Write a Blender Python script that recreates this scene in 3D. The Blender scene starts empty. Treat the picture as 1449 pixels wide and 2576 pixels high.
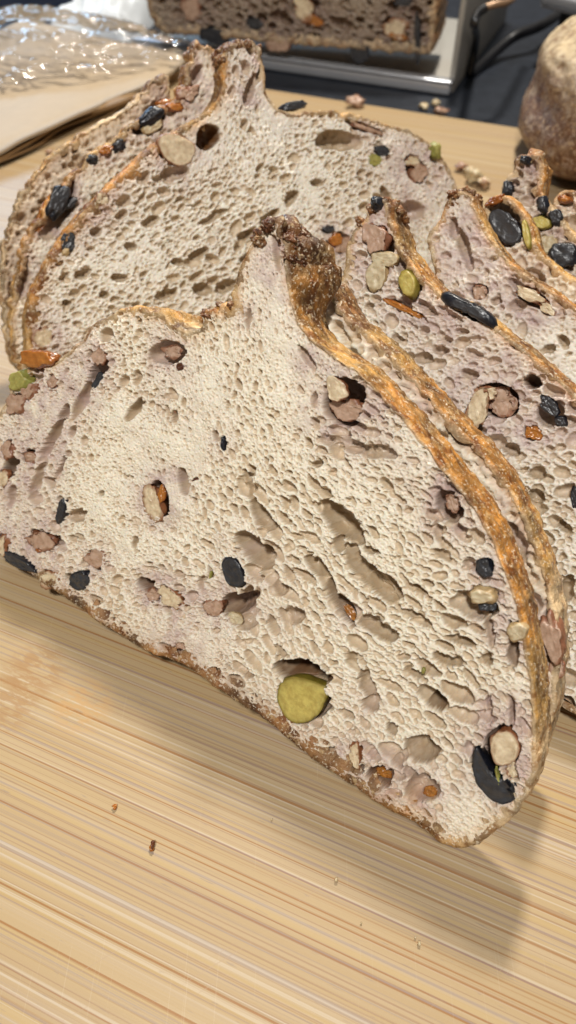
import bpy, math, random, time
import numpy as np
from mathutils import Vector, Matrix
T0 = time.time()
rng = np.random.default_rng(7)
random.seed(7)
R = math.radians
# ------------------------------------------------------------------ camera
CAM_H, PITCH, FPX = 0.22, 48.0, 740.0
scene = bpy.context.scene
cam_d = bpy.data.cameras.new("camera")
cam = bpy.data.objects.new("camera", cam_d)
scene.collection.objects.link(cam)
cam.location = (0, 0, CAM_H)
cam.rotation_euler = (R(90 - PITCH), 0, 0)
cam_d.sensor_fit = 'VERTICAL'
cam_d.sensor_height = 36
cam_d.sensor_width = 36
cam_d.lens = FPX / 1024 * 36
cam_d.clip_start = 0.01
cam_d.clip_end = 20
cam_d.dof.use_dof = True
cam_d.dof.focus_distance = 0.215
cam_d.dof.aperture_fstop = 14.0
scene.camera = cam
# ------------------------------------------------------------------ world and lamps
world = bpy.data.worlds.new("World")
scene.world = world
world.use_nodes = True
wbg = world.node_tree.nodes['Background']
wbg.inputs[0].default_value = (1.0, 0.93, 0.84, 1)
wbg.inputs[1].default_value = 0.14


def area(name, loc, target, size, power, col, size_y=None):
    d = bpy.data.lights.new(name, 'AREA')
    d.energy = power
    d.color = col
    d.size = size
    if size_y:
        d.shape = 'RECTANGLE'
        d.size_y = size_y
    o = bpy.data.objects.new(name, d)
    scene.collection.objects.link(o)
    o.location = loc
    o.rotation_euler = (Vector(target) - Vector(loc)).to_track_quat('-Z', 'Y').to_euler()
    return o


area('ceiling_lamp', (0.20, 1.12, 1.34), (0, 0.22, 0), 0.13, 27.0, (1.0, 0.94, 0.84))
area('window_lamp', (-0.75, 1.9, 0.75), (0.0, 0.3, 0.05), 0.5, 9.0, (0.42, 0.68, 1.0), 0.35)
area('front_fill', (-0.12, -0.33, 1.12), (0.02, 0.28, 0.05), 0.11, 11.8, (1.0, 0.975, 0.94))  # unseen fill added in front to brighten the slice faces
scene.view_settings.view_transform = 'Standard'
scene.view_settings.look = 'None'
scene.view_settings.exposure = 0.0
scene.view_settings.gamma = 1
scene.cycles.max_bounces = 6
scene.cycles.diffuse_bounces = 3
scene.cycles.transparent_max_bounces = 12

# ------------------------------------------------------------------ pixel rays -> points on real planes
_p = R(PITCH)
_f = np.array([0, math.cos(_p), -math.sin(_p)])
_r = np.array([1.0, 0, 0])
_u = np.cross(_r, _f)
CAMP = np.array([0, 0, CAM_H])
KPX = 576 / 1449.0          # outlines are noted on a 1449 px wide print of the photograph


def ray(x, y):
    return _r * (x - 288) / FPX - _u * (y - 512) / FPX + _f


def onz(x, y, z=0.0):
    d = ray(x, y)
    return CAMP + d * (z - CAM_H) / d[2]


# ------------------------------------------------------------------ numpy noise
_TAB = np.random.default_rng(3).random(1 << 16).astype(np.float32) * 2 - 1


def vn3(x, y, z, seed=0):
    xi = np.floor(x).astype(np.int64); yi = np.floor(y).astype(np.int64); zi = np.floor(z).astype(np.int64)
    fx = x - xi; fy = y - yi; fz = z - zi
    fx = fx * fx * (3 - 2 * fx); fy = fy * fy * (3 - 2 * fy); fz = fz * fz * (3 - 2 * fz)

    def h(a, b, c):
        n = (a * 73856093) ^ (b * 19349663) ^ (c * 83492791) ^ (seed * 2654435)
        n = (n ^ (n >> 13)) * 1274126177
        return _TAB[(n ^ (n >> 16)) & 65535]
    x0 = h(xi, yi, zi) * (1 - fx) + h(xi + 1, yi, zi) * fx
    x1 = h(xi, yi + 1, zi) * (1 - fx) + h(xi + 1, yi + 1, zi) * fx
    y0 = x0 * (1 - fy) + x1 * fy
    x0 = h(xi, yi, zi + 1) * (1 - fx) + h(xi + 1, yi, zi + 1) * fx
    x1 = h(xi, yi + 1, zi + 1) * (1 - fx) + h(xi + 1, yi + 1, zi + 1) * fx
    y1 = x0 * (1 - fy) + x1 * fy
    return y0 * (1 - fz) + y1 * fz


def vn2(x, y, seed=0):
    xi = np.floor(x).astype(np.int64); yi = np.floor(y).astype(np.int64)
    fx = x - xi; fy = y - yi
    fx = fx * fx * (3 - 2 * fx); fy = fy * fy * (3 - 2 * fy)

    def h(a, b):
        n = (a * 73856093) ^ (b * 19349663) ^ (seed * 2654435)
        n = (n ^ (n >> 13)) * 1274126177
        return _TAB[(n ^ (n >> 16)) & 65535]
    x0 = h(xi, yi) * (1 - fx) + h(xi + 1, yi) * fx
    x1 = h(xi, yi + 1) * (1 - fx) + h(xi + 1, yi + 1) * fx
    return x0 * (1 - fy) + x1 * fy


def fbm2(x, y, sc, seed, o=3):
    s = 0; a = 1.0
    for k in range(o):
        s = s + a * vn2(x * sc * 2 ** k, y * sc * 2 ** k, seed + k * 11)
        a *= .5
    return s


def fbm3(p, sc, seed, o=3):
    s = 0; a = 1.0
    for k in range(o):
        q = p * (sc * 2 ** k)
        s = s + a * vn3(q[:, 0], q[:, 1], q[:, 2], seed + k * 11)
        a *= .5
    return s


# ------------------------------------------------------------------ mesh helpers
def link(o, parent=None):
    scene.collection.objects.link(o)
    if parent is not None:
        o.parent = parent
    return o


def npmesh(name, verts, faces, mat, parent=None, col=None, smooth=True, matrix=None):
    """verts Nx3, faces: list of arrays (Mx3 or Mx4)"""
    me = bpy.data.meshes.new(name)
    verts = np.asarray(verts, np.float32)
    if isinstance(faces, np.ndarray):
        faces = [faces]
    faces = [f for f in faces if len(f)]
    me.vertices.add(len(verts))
    me.vertices.foreach_set('co', verts.ravel())
    tot = sum(f.size for f in faces)
    me.loops.add(tot)
    me.loops.foreach_set('vertex_index', np.concatenate([f.ravel() for f in faces]).astype(np.int32))
    ls = []; s = 0
    for f in faces:
        k = f.shape[1]
        ls.append(s + np.arange(len(f)) * k)
        s += f.size
    ls = np.concatenate(ls).astype(np.int32)
    me.polygons.add(len(ls))
    me.polygons.foreach_set('loop_start', ls)
    if smooth:
        me.polygons.foreach_set('use_smooth', np.ones(len(ls), bool))
    me.update(calc_edges=True)
    if col is not None:
        a = me.color_attributes.new('Col', 'FLOAT_COLOR', 'POINT')
        c = np.ones((len(verts), 4), np.float32)
        c[:, :col.shape[1]] = col
        a.data.foreach_set('color', c.ravel())
    if mat:
        me.materials.append(mat)
    o = bpy.data.objects.new(name, me)
    if matrix is not None:
        o.matrix_world = matrix
    return link(o, parent)


def tag(o, label=None, cat=None, group=None, kind=None):
    if label: o['label'] = label
    if cat: o['category'] = cat
    if group: o['group'] = group
    if kind: o['kind'] = kind
    return o


def empty(name, label, cat, loc=(0, 0, 0), group=None):
    o = bpy.data.objects.new(name, None)
    o.empty_display_size = .01
    o.location = loc
    link(o)
    return tag(o, label, cat, group)


def grid_faces(nu, nv, closed_u=False):
    """verts indexed [i*nv+j]; i around/along, j across"""
    iu = np.arange(nu if closed_u else nu - 1)
    jv = np.arange(nv - 1)
    I, J = np.meshgrid(iu, jv, indexing='ij')
    I2 = (I + 1) % nu
    return np.stack([I * nv + J, I2 * nv + J, I2 * nv + J + 1, I * nv + J + 1], -1).reshape(-1, 4)


def tube(pts, rad, seg=10):
    pts = [np.array(p, float) for p in pts]
    n = len(pts); V = []
    up = np.array([0.13, 0.31, 0.94])
    for i in range(n):
        t = pts[min(i + 1, n - 1)] - pts[max(i - 1, 0)]
        t /= np.linalg.norm(t)
        a = np.cross(t, up); a /= np.linalg.norm(a); b = np.cross(t, a)
        for k in range(seg):
            an = 2 * math.pi * k / seg
            V.append(pts[i] + rad * (a * math.cos(an) + b * math.sin(an)))
    F = []
    for i in range(n - 1):
        for k in range(seg):
            F.append([i * seg + k, i * seg + (k + 1) % seg, (i + 1) * seg + (k + 1) % seg, (i + 1) * seg + k])
    return np.array(V), np.array(F)


def smooth_path(P, it=3, closed=False):
    P = np.array(P, float)
    for _ in range(it):
        if closed:
            Q = np.roll(P, -1, 0)
            P = np.stack([.75 * P + .25 * Q, .25 * P + .75 * Q], 1).reshape(-1, P.shape[1])
        else:
            A = .75 * P[:-1] + .25 * P[1:]; B = .25 * P[:-1] + .75 * P[1:]
            P = np.concatenate([P[:1], np.stack([A, B], 1).reshape(-1, P.shape[1]), P[-1:]])
    return P


def rbox(name, c, s, mat, parent=None, bev=.002, rz=0.0, seg=3):
    import bmesh
    bm = bmesh.new()
    bmesh.ops.create_cube(bm, size=1)
    bmesh.ops.scale(bm, vec=s, verts=bm.verts)
    bmesh.ops.bevel(bm, geom=list(bm.edges), offset=bev, segments=seg, affect='EDGES', profile=.5)
    me = bpy.data.meshes.new(name); bm.to_mesh(me); bm.free()
    for p in me.polygons: p.use_smooth = True
    me.materials.append(mat)
    o = bpy.data.objects.new(name, me)
    o.location = c; o.rotation_euler = (0, 0, rz)
    return link(o, parent)


# ------------------------------------------------------------------ materials
class N:
    def __init__(s, name):
        s.m = bpy.data.materials.new(name); s.m.use_nodes = True
        s.t = s.m.node_tree; s.b = s.t.nodes['Principled BSDF']

    def n(s, typ, **kw):
        nd = s.t.nodes.new(typ)
        for k, v in kw.items():
            if k.startswith('i_'):
                key = k[2:]
                key = int(key) if key.isdigit() else key.replace('_', ' ')
                nd.inputs[key].default_value = v
            else:
                setattr(nd, k, v)
        return nd

    def l(s, a, b): s.t.links.new(a, b)

    def mix(s, fac, a, b, blend='MIX'):
        m = s.n('ShaderNodeMix', data_type='RGBA', blend_type=blend)
        for inp, v in ((m.inputs[0], fac), (m.inputs[6], a), (m.inputs[7], b)):
            if hasattr(v, 'links') or hasattr(v, 'is_output'): s.l(v, inp)
            elif isinstance(v, tuple): inp.default_value = (*v, 1) if len(v) == 3 else v
            else: inp.default_value = v
        return m.outputs[2]

    def math(s, op, a, b=None, clamp=False):
        m = s.n('ShaderNodeMath', operation=op, use_clamp=clamp)
        for i, v in enumerate((a, b)):
            if v is None: continue
            if hasattr(v, 'is_output'): s.l(v, m.inputs[i])
            else: m.inputs[i].default_value = v
        return m.outputs[0]

    def noise(s, vec, scale, detail=3, rough=.5, dist=0.0):
        nd = s.n('ShaderNodeTexNoise')
        nd.inputs['Scale'].default_value = scale; nd.inputs['Detail'].default_value = detail
        nd.inputs['Roughness'].default_value = rough; nd.inputs['Distortion'].default_value = dist
        if vec is not None: s.l(vec, nd.inputs['Vector'])
        return nd.outputs['Fac']

    def ramp(s, fac, stops):
        r = s.n('ShaderNodeValToRGB'); cr = r.color_ramp
        while len(cr.elements) < len(stops): cr.elements.new(.5)
        for e, (p, c) in zip(cr.elements, stops):
            e.position = p; e.color = (*c, 1) if isinstance(c, tuple) else (c, c, c, 1)
        s.l(fac, r.inputs[0]); return r.outputs[0]

    def bump(s, h, strength, dist):
        b = s.n('ShaderNodeBump'); b.inputs['Strength'].default_value = strength; b.inputs['Distance'].default_value = dist
        s.l(h, b.inputs['Height']); s.l(b.outputs[0], s.b.inputs['Normal']); return b

    def coord(s, which='Object'):
        return s.n('ShaderNodeTexCoord').outputs[which]

    def attr(s): return s.n('ShaderNodeVertexColor', layer_name='Col').outputs[0]

    def set(s, **kw):
        for k, v in kw.items():
            inp = s.b.inputs[k.replace('_', ' ')]
            if hasattr(v, 'is_output'): s.l(v, inp)
            else: inp.default_value = (*v, 1) if isinstance(v, tuple) and len(v) == 3 and len(inp.default_value) == 4 else v
        return s.m


def mat_crumb():
    k = N('bread_crumb'); co = k.coord(); a = k.attr()
    f = k.noise(co, 900, 3, .6)
    c = k.mix(k.ramp(f, [(.3, 0.0), (.75, 1.0)]), a, (1.12, 1.10, 1.08), 'MULTIPLY')
    f2 = k.noise(co, 260, 2)
    c = k.mix(k.math('MULTIPLY', k.ramp(f2, [(.4, 0.0), (.7, 1.0)]), .35), c, (.86, .80, .72), 'MULTIPLY')
    k.bump(k.noise(co, 2600, 2, .6), .35, .0002)
    vc = k.n('ShaderNodeVertexColor', layer_name='Col')
    rg = k.ramp(vc.outputs['Alpha'], [(0.0, .62), (1.0, .27)])
    return k.set(Base_Color=c, Roughness=rg, Specular_IOR_Level=.5, Subsurface_Weight=.3, Subsurface_Radius=(.0010, .0007, .00045), Subsurface_Scale=1.0)


def mat_crust():
    k = N('bread_crust'); co = k.coord(); a = k.attr()
    f = k.noise(co, 170, 4, .6, .6)
    c = k.mix(k.ramp(f, [(.38, 1.0), (.52, 0.0)]), a, (.50, .36, .24), 'MULTIPLY')
    f2 = k.noise(co, 420, 3, .6)
    c = k.mix(k.math('MULTIPLY', k.ramp(f2, [(.56, 0.0), (.66, 1.0)]), .45), c, (.80, .58, .30))
    f3 = k.noise(co, 1100, 2, .5)
    c = k.mix(k.math('MULTIPLY', k.ramp(f3, [(.60, 0.0), (.66, 1.0)]), .6), c, (.85, .74, .56))
    h = k.math('ADD', k.noise(co, 620, 4, .65), k.math('MULTIPLY', k.noise(co, 180, 2), 1.2))
    k.bump(h, 1.0, .0010)
    return k.set(Base_Color=c, Roughness=.42, Specular_IOR_Level=.5)


def mat_piece(name, rough, spec, coat=0.0, bump=.25, sss=0.0, bs=900):
    k = N(name); co = k.coord(); a = k.attr()
    f = k.noise(co, 500, 4, .6)
    c = k.mix(k.ramp(f, [(.35, 1.0), (.65, 0.0)]), a, (.72, .66, .60), 'MULTIPLY')
    k.bump(k.noise(co, bs, 3, .6), bump, .0004)
    k.set(Base_Color=c, Roughness=rough, Specular_IOR_Level=spec, Coat_Weight=coat, Coat_Roughness=.15)
    if sss: k.set(Subsurface_Weight=sss, Subsurface_Radius=(.002, .001, .0006), Subsurface_Scale=1.0)
    return k.m


M_CRUMB = mat_crumb()
M_CRUST = mat_crust()
M_OLIVE = mat_piece('black_olive', .33, .5, .08, .55)
M_NUT = mat_piece('walnut_flesh', .42, .5, .1, .35, .15)
M_CHEESE = mat_piece('yellow_cheese', .45, .5, .1, .3, .25, 1500)
M_FRUIT = mat_piece('orange_fruit', .25, .6, .4, .3, .3)


def mat_bamboo():
    k = N('bamboo'); co = k.coord()
    mp = k.n('ShaderNodeMapping'); k.l(co, mp.inputs[0])
    # object x runs along the grain
    def streak(fx, fy, detail=2, rough=.5, off=0.0):
        m = k.n('ShaderNodeMapping'); m.inputs['Scale'].default_value = (fx, fy, 1); m.inputs['Location'].default_value = (off, off * 1.7, 0)
        k.l(co, m.inputs[0])
        return k.noise(m.outputs[0], 1.0, detail, rough)
    broad = streak(1.2, 30, 2, .5, 3)
    c = k.ramp(broad, [(.30, (.365, .24, .115)), (.5, (.435, .315, .17)), (.68, (.395, .275, .145))])
    mid = streak(1.5, 260, 3, .6, 9)
    c = k.mix(k.math('MULTIPLY', k.ramp(mid, [(.50, 0.0), (.62, 1.0)]), .25), c, (.49, .385, .26))
    yel = streak(1.4, 420, 2, .5, 15)
    c = k.mix(k.math('MULTIPLY', k.ramp(yel, [(.56, 0.0), (.63, 1.0)]), .3), c, (.46, .31, .10))
    br = streak(.9, 760, 1, .5, 21)
    c = k.mix(k.math('MULTIPLY', k.ramp(br, [(.60, 0.0), (.66, 1.0)]), .85), c, (.29, .13, .035))
    br2 = streak(1.8, 1200, 2, .5, 27)
    c = k.mix(k.math('MULTIPLY', k.ramp(br2, [(.57, 0.0), (.64, 1.0)]), .55), c, (.28, .16, .09))
    gr = streak(2, 1000, 2, .5, 33)
    c = k.mix(k.math('MULTIPLY', k.ramp(gr, [(.58, 0.0), (.66, 1.0)]), .5), c, (.26, .20, .19))
    wh = streak(1.6, 800, 2, .5, 39)
    c = k.mix(k.math('MULTIPLY', k.ramp(wh, [(.60, 0.0), (.66, 1.0)]), .5), c, (.56, .48, .37))
    # short dark pores of the bamboo and worn flecks
    po = streak(120, 1500, 2, .5, 51)
    c = k.mix(k.math('MULTIPLY', k.ramp(po, [(.68, 0.0), (.72, 1.0)]), .55), c, (.27, .20, .16))
    # knife scratches, in three directions
    def scratch(ang, sx, sy, thr, col, amt):
        nonlocal c
        m0 = k.n('ShaderNodeMapping'); m0.inputs['Rotation'].default_value = (0, 0, ang); k.l(co, m0.inputs[0])
        m = k.n('ShaderNodeMapping'); m.inputs['Scale'].default_value = (sx, sy, 1); k.l(m0.outputs[0], m.inputs[0])
        f = k.noise(m.outputs[0], 1.0, 1, .4)
        mask = k.noise(co, 14, 2)
        f = k.math('MULTIPLY', k.ramp(f, [(thr, 0.0), (thr + .015, 1.0)]), k.ramp(mask, [(.48, 0.0), (.60, 1.0)]))
        c = k.mix(k.math('MULTIPLY', f, amt), c, col)
    scratch(1.2, 30, 2400, .728, (.62, .52, .38), .2)
    scratch(-.9, 30, 1500, .72, (.40, .28, .18), .5)
    # a bamboo node scar: torn brown fibre
    def scar(px, py, sx, sy, col, amt):
        nonlocal c
        w = onz(px, py, 0)
        g = k.n('ShaderNodeNewGeometry').outputs['Position']
        d = k.n('ShaderNodeVectorMath', operation='DISTANCE'); d.inputs[1].default_value = tuple(w); k.l(g, d.inputs[0])
        fall = k.math('SUBTRACT', 1.0, k.math('DIVIDE', d.outputs['Value'], sx), True)
        tex = streak(140, 420, 3, .7, sy)
        c = k.mix(k.math('MULTIPLY', k.math('MULTIPLY', k.ramp(tex, [(.44, 0.0), (.54, 1.0)]), k.ramp(fall, [(0, 0.0), (.5, 1.0)])), amt), c, col)
    scar(34, 672, .013, 4, (.35, .20, .085), .7)
    scar(8, 702, .013, 7, (.35, .20, .085), .7)
    scar(82, 705, .012, 2, (.48, .28, .11), .6)
    h = k.math('ADD', streak(3, 900, 3, .6, 61), k.math('MULTIPLY', po, .4))
    k.bump(h, .25, .0004)
    rg = k.ramp(mid, [(.3, .38), (.7, .52)])
    return k.set(Base_Color=c, Roughness=rg, Specular_IOR_Level=.42)


def mat_counter():
    k = N('black_worktop'); co = k.coord()
    f = k.noise(co, 60, 5, .7)
    c = k.ramp(f, [(.3, (.012, .015, .021)), (.8, (.026, .031, .042))])
    # one long pale chalky scratch
    return k.set(Base_Color=c, Roughness=.42, Specular_IOR_Level=.25)


def mat_simple(name, col, rough, metal=0.0, spec=.5, nscale=200, namt=.3, bump=0.0, bscale=300):
    k = N(name); co = k.coord()
    f = k.noise(co, nscale, 4, .6)
    c = k.mix(k.math('MULTIPLY', f, namt), col, tuple(x * .45 for x in col))
    if bump: k.bump(k.noise(co, bscale, 3), bump, .001)
    return k.set(Base_Color=c, Roughness=rough, Metallic=metal, Specular_IOR_Level=spec)


# ------------------------------------------------------------------ slice planes
class Frame:
    """a slice plane: base line p1-p2 noted in 576 px pixels at height hb, leaning back to theta, pushed back by off"""
    def __init__(s, p1, p2, hb, theta, off=0.0):
        A = onz(*p1, hb); B = onz(*p2, hb)
        b = (B - A) / np.linalg.norm(B - A)
        hn = np.cross([0, 0, 1], b)
        if hn[1] < 0: hn = -hn
        t = R(theta); v = hn * math.cos(t) + np.array([0, 0, 1]) * math.sin(t)
        n = np.cross(b, v)
        if n @ (CAMP - A) < 0: n = -n
        s.b, s.v, s.n = b, v, n
        s.O = A - n * off
        # right-handed? b x v = n
        s.M = Matrix(((b[0], v[0], n[0], s.O[0]), (b[1], v[1], n[1], s.O[1]), (b[2], v[2], n[2], s.O[2]), (0, 0, 0, 1)))

    def uv(s, x, y):            # 1449-print pixel -> plane coordinates
        d = ray(x * KPX, y * KPX)
        p = CAMP + d * ((s.O - CAMP) @ s.n) / (d @ s.n)
        q = p - s.O
        return np.array([q @ s.b, q @ s.v])

    def ell(s, cx, cy, rx, ry, ang):
        a = R(ang)
        c = s.uv(cx, cy)
        e1 = s.uv(cx + rx * math.cos(a), cy + rx * math.sin(a)) - c
        e2 = s.uv(cx - ry * math.sin(a), cy + ry * math.cos(a)) - c
        return c, np.stack([e1, e2], 1)


def resample(P, ds):
    Q = np.vstack([P, P[:1]])
    L = np.r_[0, np.cumsum(np.linalg.norm(np.diff(Q, axis=0), axis=1))]
    n = int(L[-1] / ds)
    t = np.linspace(0, L[-1], n, endpoint=False)
    return np.stack([np.interp(t, L, Q[:, 0]), np.interp(t, L, Q[:, 1])], 1)


def sdf(P, X, Y):
    """signed distance to closed polygon, + inside"""
    sh = X.shape; x = X.ravel()[:, None]; y = Y.ravel()[:, None]
    A = P; B = np.roll(P, -1, 0)
    out = np.empty(x.shape[0]); ins = np.empty(x.shape[0], bool)
    dx = (B - A)[:, 0]; dy = (B - A)[:, 1]; L2 = dx * dx + dy * dy + 1e-18
    for s in range(0, len(x), 4000):
        xs = x[s:s + 4000]; ys = y[s:s + 4000]
        t = np.clip(((xs - A[:, 0]) * dx + (ys - A[:, 1]) * dy) / L2, 0, 1)
        d = (xs - A[:, 0] - t * dx) ** 2 + (ys - A[:, 1] - t * dy) ** 2
        out[s:s + 4000] = np.sqrt(d.min(1))
        cr = ((A[:, 1] > ys) != (B[:, 1] > ys)) & (xs < dx * (ys - A[:, 1]) / (B[:, 1] - A[:, 1] + 1e-18) + A[:, 0])
        ins[s:s + 4000] = (cr.sum(1) % 2) == 1
    return np.where(ins, out, -out).reshape(sh)


def idw(pts, vals, X, Y, p=2.0):
    w = 0; s = 0
    for (a, b), v in zip(pts, vals):
        k = 1.0 / (((X - a) ** 2 + (Y - b) ** 2) ** (p / 2) + 1e-9)
        v = np.asarray(v, float)
        w = w + k
        s = s + (k[..., None] * v if v.ndim else k * v)
    return s / (w[..., None] if np.ndim(s) > np.ndim(w) else w)


CREAM = (.88, .81, .665)
MAUVE = (.53, .405, .37)
LINING_SHADE = (.58, .455, .30)  # tan pore lining, darkened to paint in pore shade
HOLE_SHADE = (.44, .33, .205)  # deeper tone painted into large holes as shade
CAVITY_SHADE = (.13, .055, .018)  # dark brown painted in for the gloom of deep cavities
TAN = (.60, .44, .26)

PIECE = {
    # name, material, cut colour, skin colour, lumpiness
    'olive': ('olive_piece', M_OLIVE, (.050, .052, .058), (.010, .012, .020), .28),
    'nut': ('walnut_piece', M_NUT, (.84, .70, .48), (.30, .12, .05), .42),
    'pink': ('walnut_piece', M_NUT, (.58, .40, .29), (.30, .13, .07), .40),
    'cheese': ('cheese_piece', M_CHEESE, (.60, .50, .14), (.30, .24, .03), .14),
    'fruit': ('dried_fruit_piece', M_FRUIT, (.52, .20, .035), (.32, .10, .015), .30),
    'green': ('cheese_piece', M_CHEESE, (.45, .42, .12), (.30, .30, .07), .28),
    'seed': ('seed_flake', M_NUT, (.16, .055, .02), (.10, .03, .012), .30),
    'cream': ('cheese_piece', M_NUT, (.70, .60, .40), (.50, .36, .18), .25),
}


def piece(fr, root, kind, cx, cy, rx, ry, ang, w0=-.0008, top=-.0001, thick=None, seed=0, poly=None):
    nm, mat, ccut, cskin, lump = PIECE[kind]
    c, M = fr.ell(cx, cy, rx, ry, ang)
    rad = math.sqrt(abs(np.linalg.det(M)))
    th = thick or rad * .9
    nu, nv = 40, 24
    if rad < .0012: nu, nv = 16, 9
    ph = np.linspace(0, math.pi, nv); la = np.linspace(0, 2 * math.pi, nu, endpoint=False)
    LA, PH = np.meshgrid(la, ph, indexing='ij')
    s = np.stack([np.sin(PH) * np.cos(LA), np.sin(PH) * np.sin(LA), np.cos(PH)], -1).reshape(-1, 3)
    off = np.array([seed * 3.1, seed * 1.7, seed * .9])
    f = 1 + lump * fbm3(s + off, 1.6, 5 + seed, 3)
    if kind in ('nut', 'pink'):
        f -= .22 * np.maximum(0, 1 - np.abs(fbm3(s + off, 1.1, 91 + seed, 1)) * 6)
    q = s * f[:, None]
    se = np.sign(q[:, :2]) * np.abs(q[:, :2]) ** .9
    uv = c + se @ M.T
    if poly is not None:
        PP = np.array([fr.uv(*p_) for p_ in poly]) ; PP = smooth_path(PP, 1, True) - c
        if np.sum(PP[:, 0] * np.roll(PP[:, 1], -1) - np.roll(PP[:, 0], -1) * PP[:, 1]) < 0: PP = PP[::-1]
        pa = np.arctan2(PP[:, 1], PP[:, 0]); pr = np.hypot(PP[:, 0], PP[:, 1]); od = np.argsort(pa)
        ta = np.arctan2(s[:, 1], s[:, 0])
        rho = np.interp(ta, pa[od], pr[od], period=2 * math.pi)
        rr_ = np.hypot(s[:, 0], s[:, 1]) ** .6 * rho * (1 + .25 * lump * fbm3(s + off, 2.5, 5 + seed, 2))
        uv = c + np.stack([np.cos(ta), np.sin(ta)], 1) * rr_[:, None]
    w = w0 + q[:, 2] * th
    cut = top + (.00012 if kind == 'cheese' else .0003) * fbm3(s * 2.6 + off, 1.5, 17, 3)
    flat = w > cut
    w = np.where(flat, cut, w)
    V = np.c_[uv, w]
    F = grid_faces(nu, nv, True)
    rr = np.hypot(s[:, 0], s[:, 1])
    k = np.clip((cut - w) / .0005, 0, 1) if kind != 'olive' else np.clip((cut - w) / .0003, 0, 1)
    k = np.clip(np.where(flat, 0, k) + np.clip((rr - .82) * 6, 0, 1) * .9 + .35 * np.clip(fbm3(s + off, 2.2, 33, 2), 0, 1), 0, 1)
    col = np.array(ccut) * (1 - k[:, None]) + np.array(cskin) * k[:, None]
    if kind == 'cheese':
        col = col * (1.12 - .42 * np.clip(rr, 0, 1) ** 3)[:, None]
    o = npmesh(nm, V, F, mat, root, col)
    return o


SLICES = []


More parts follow.
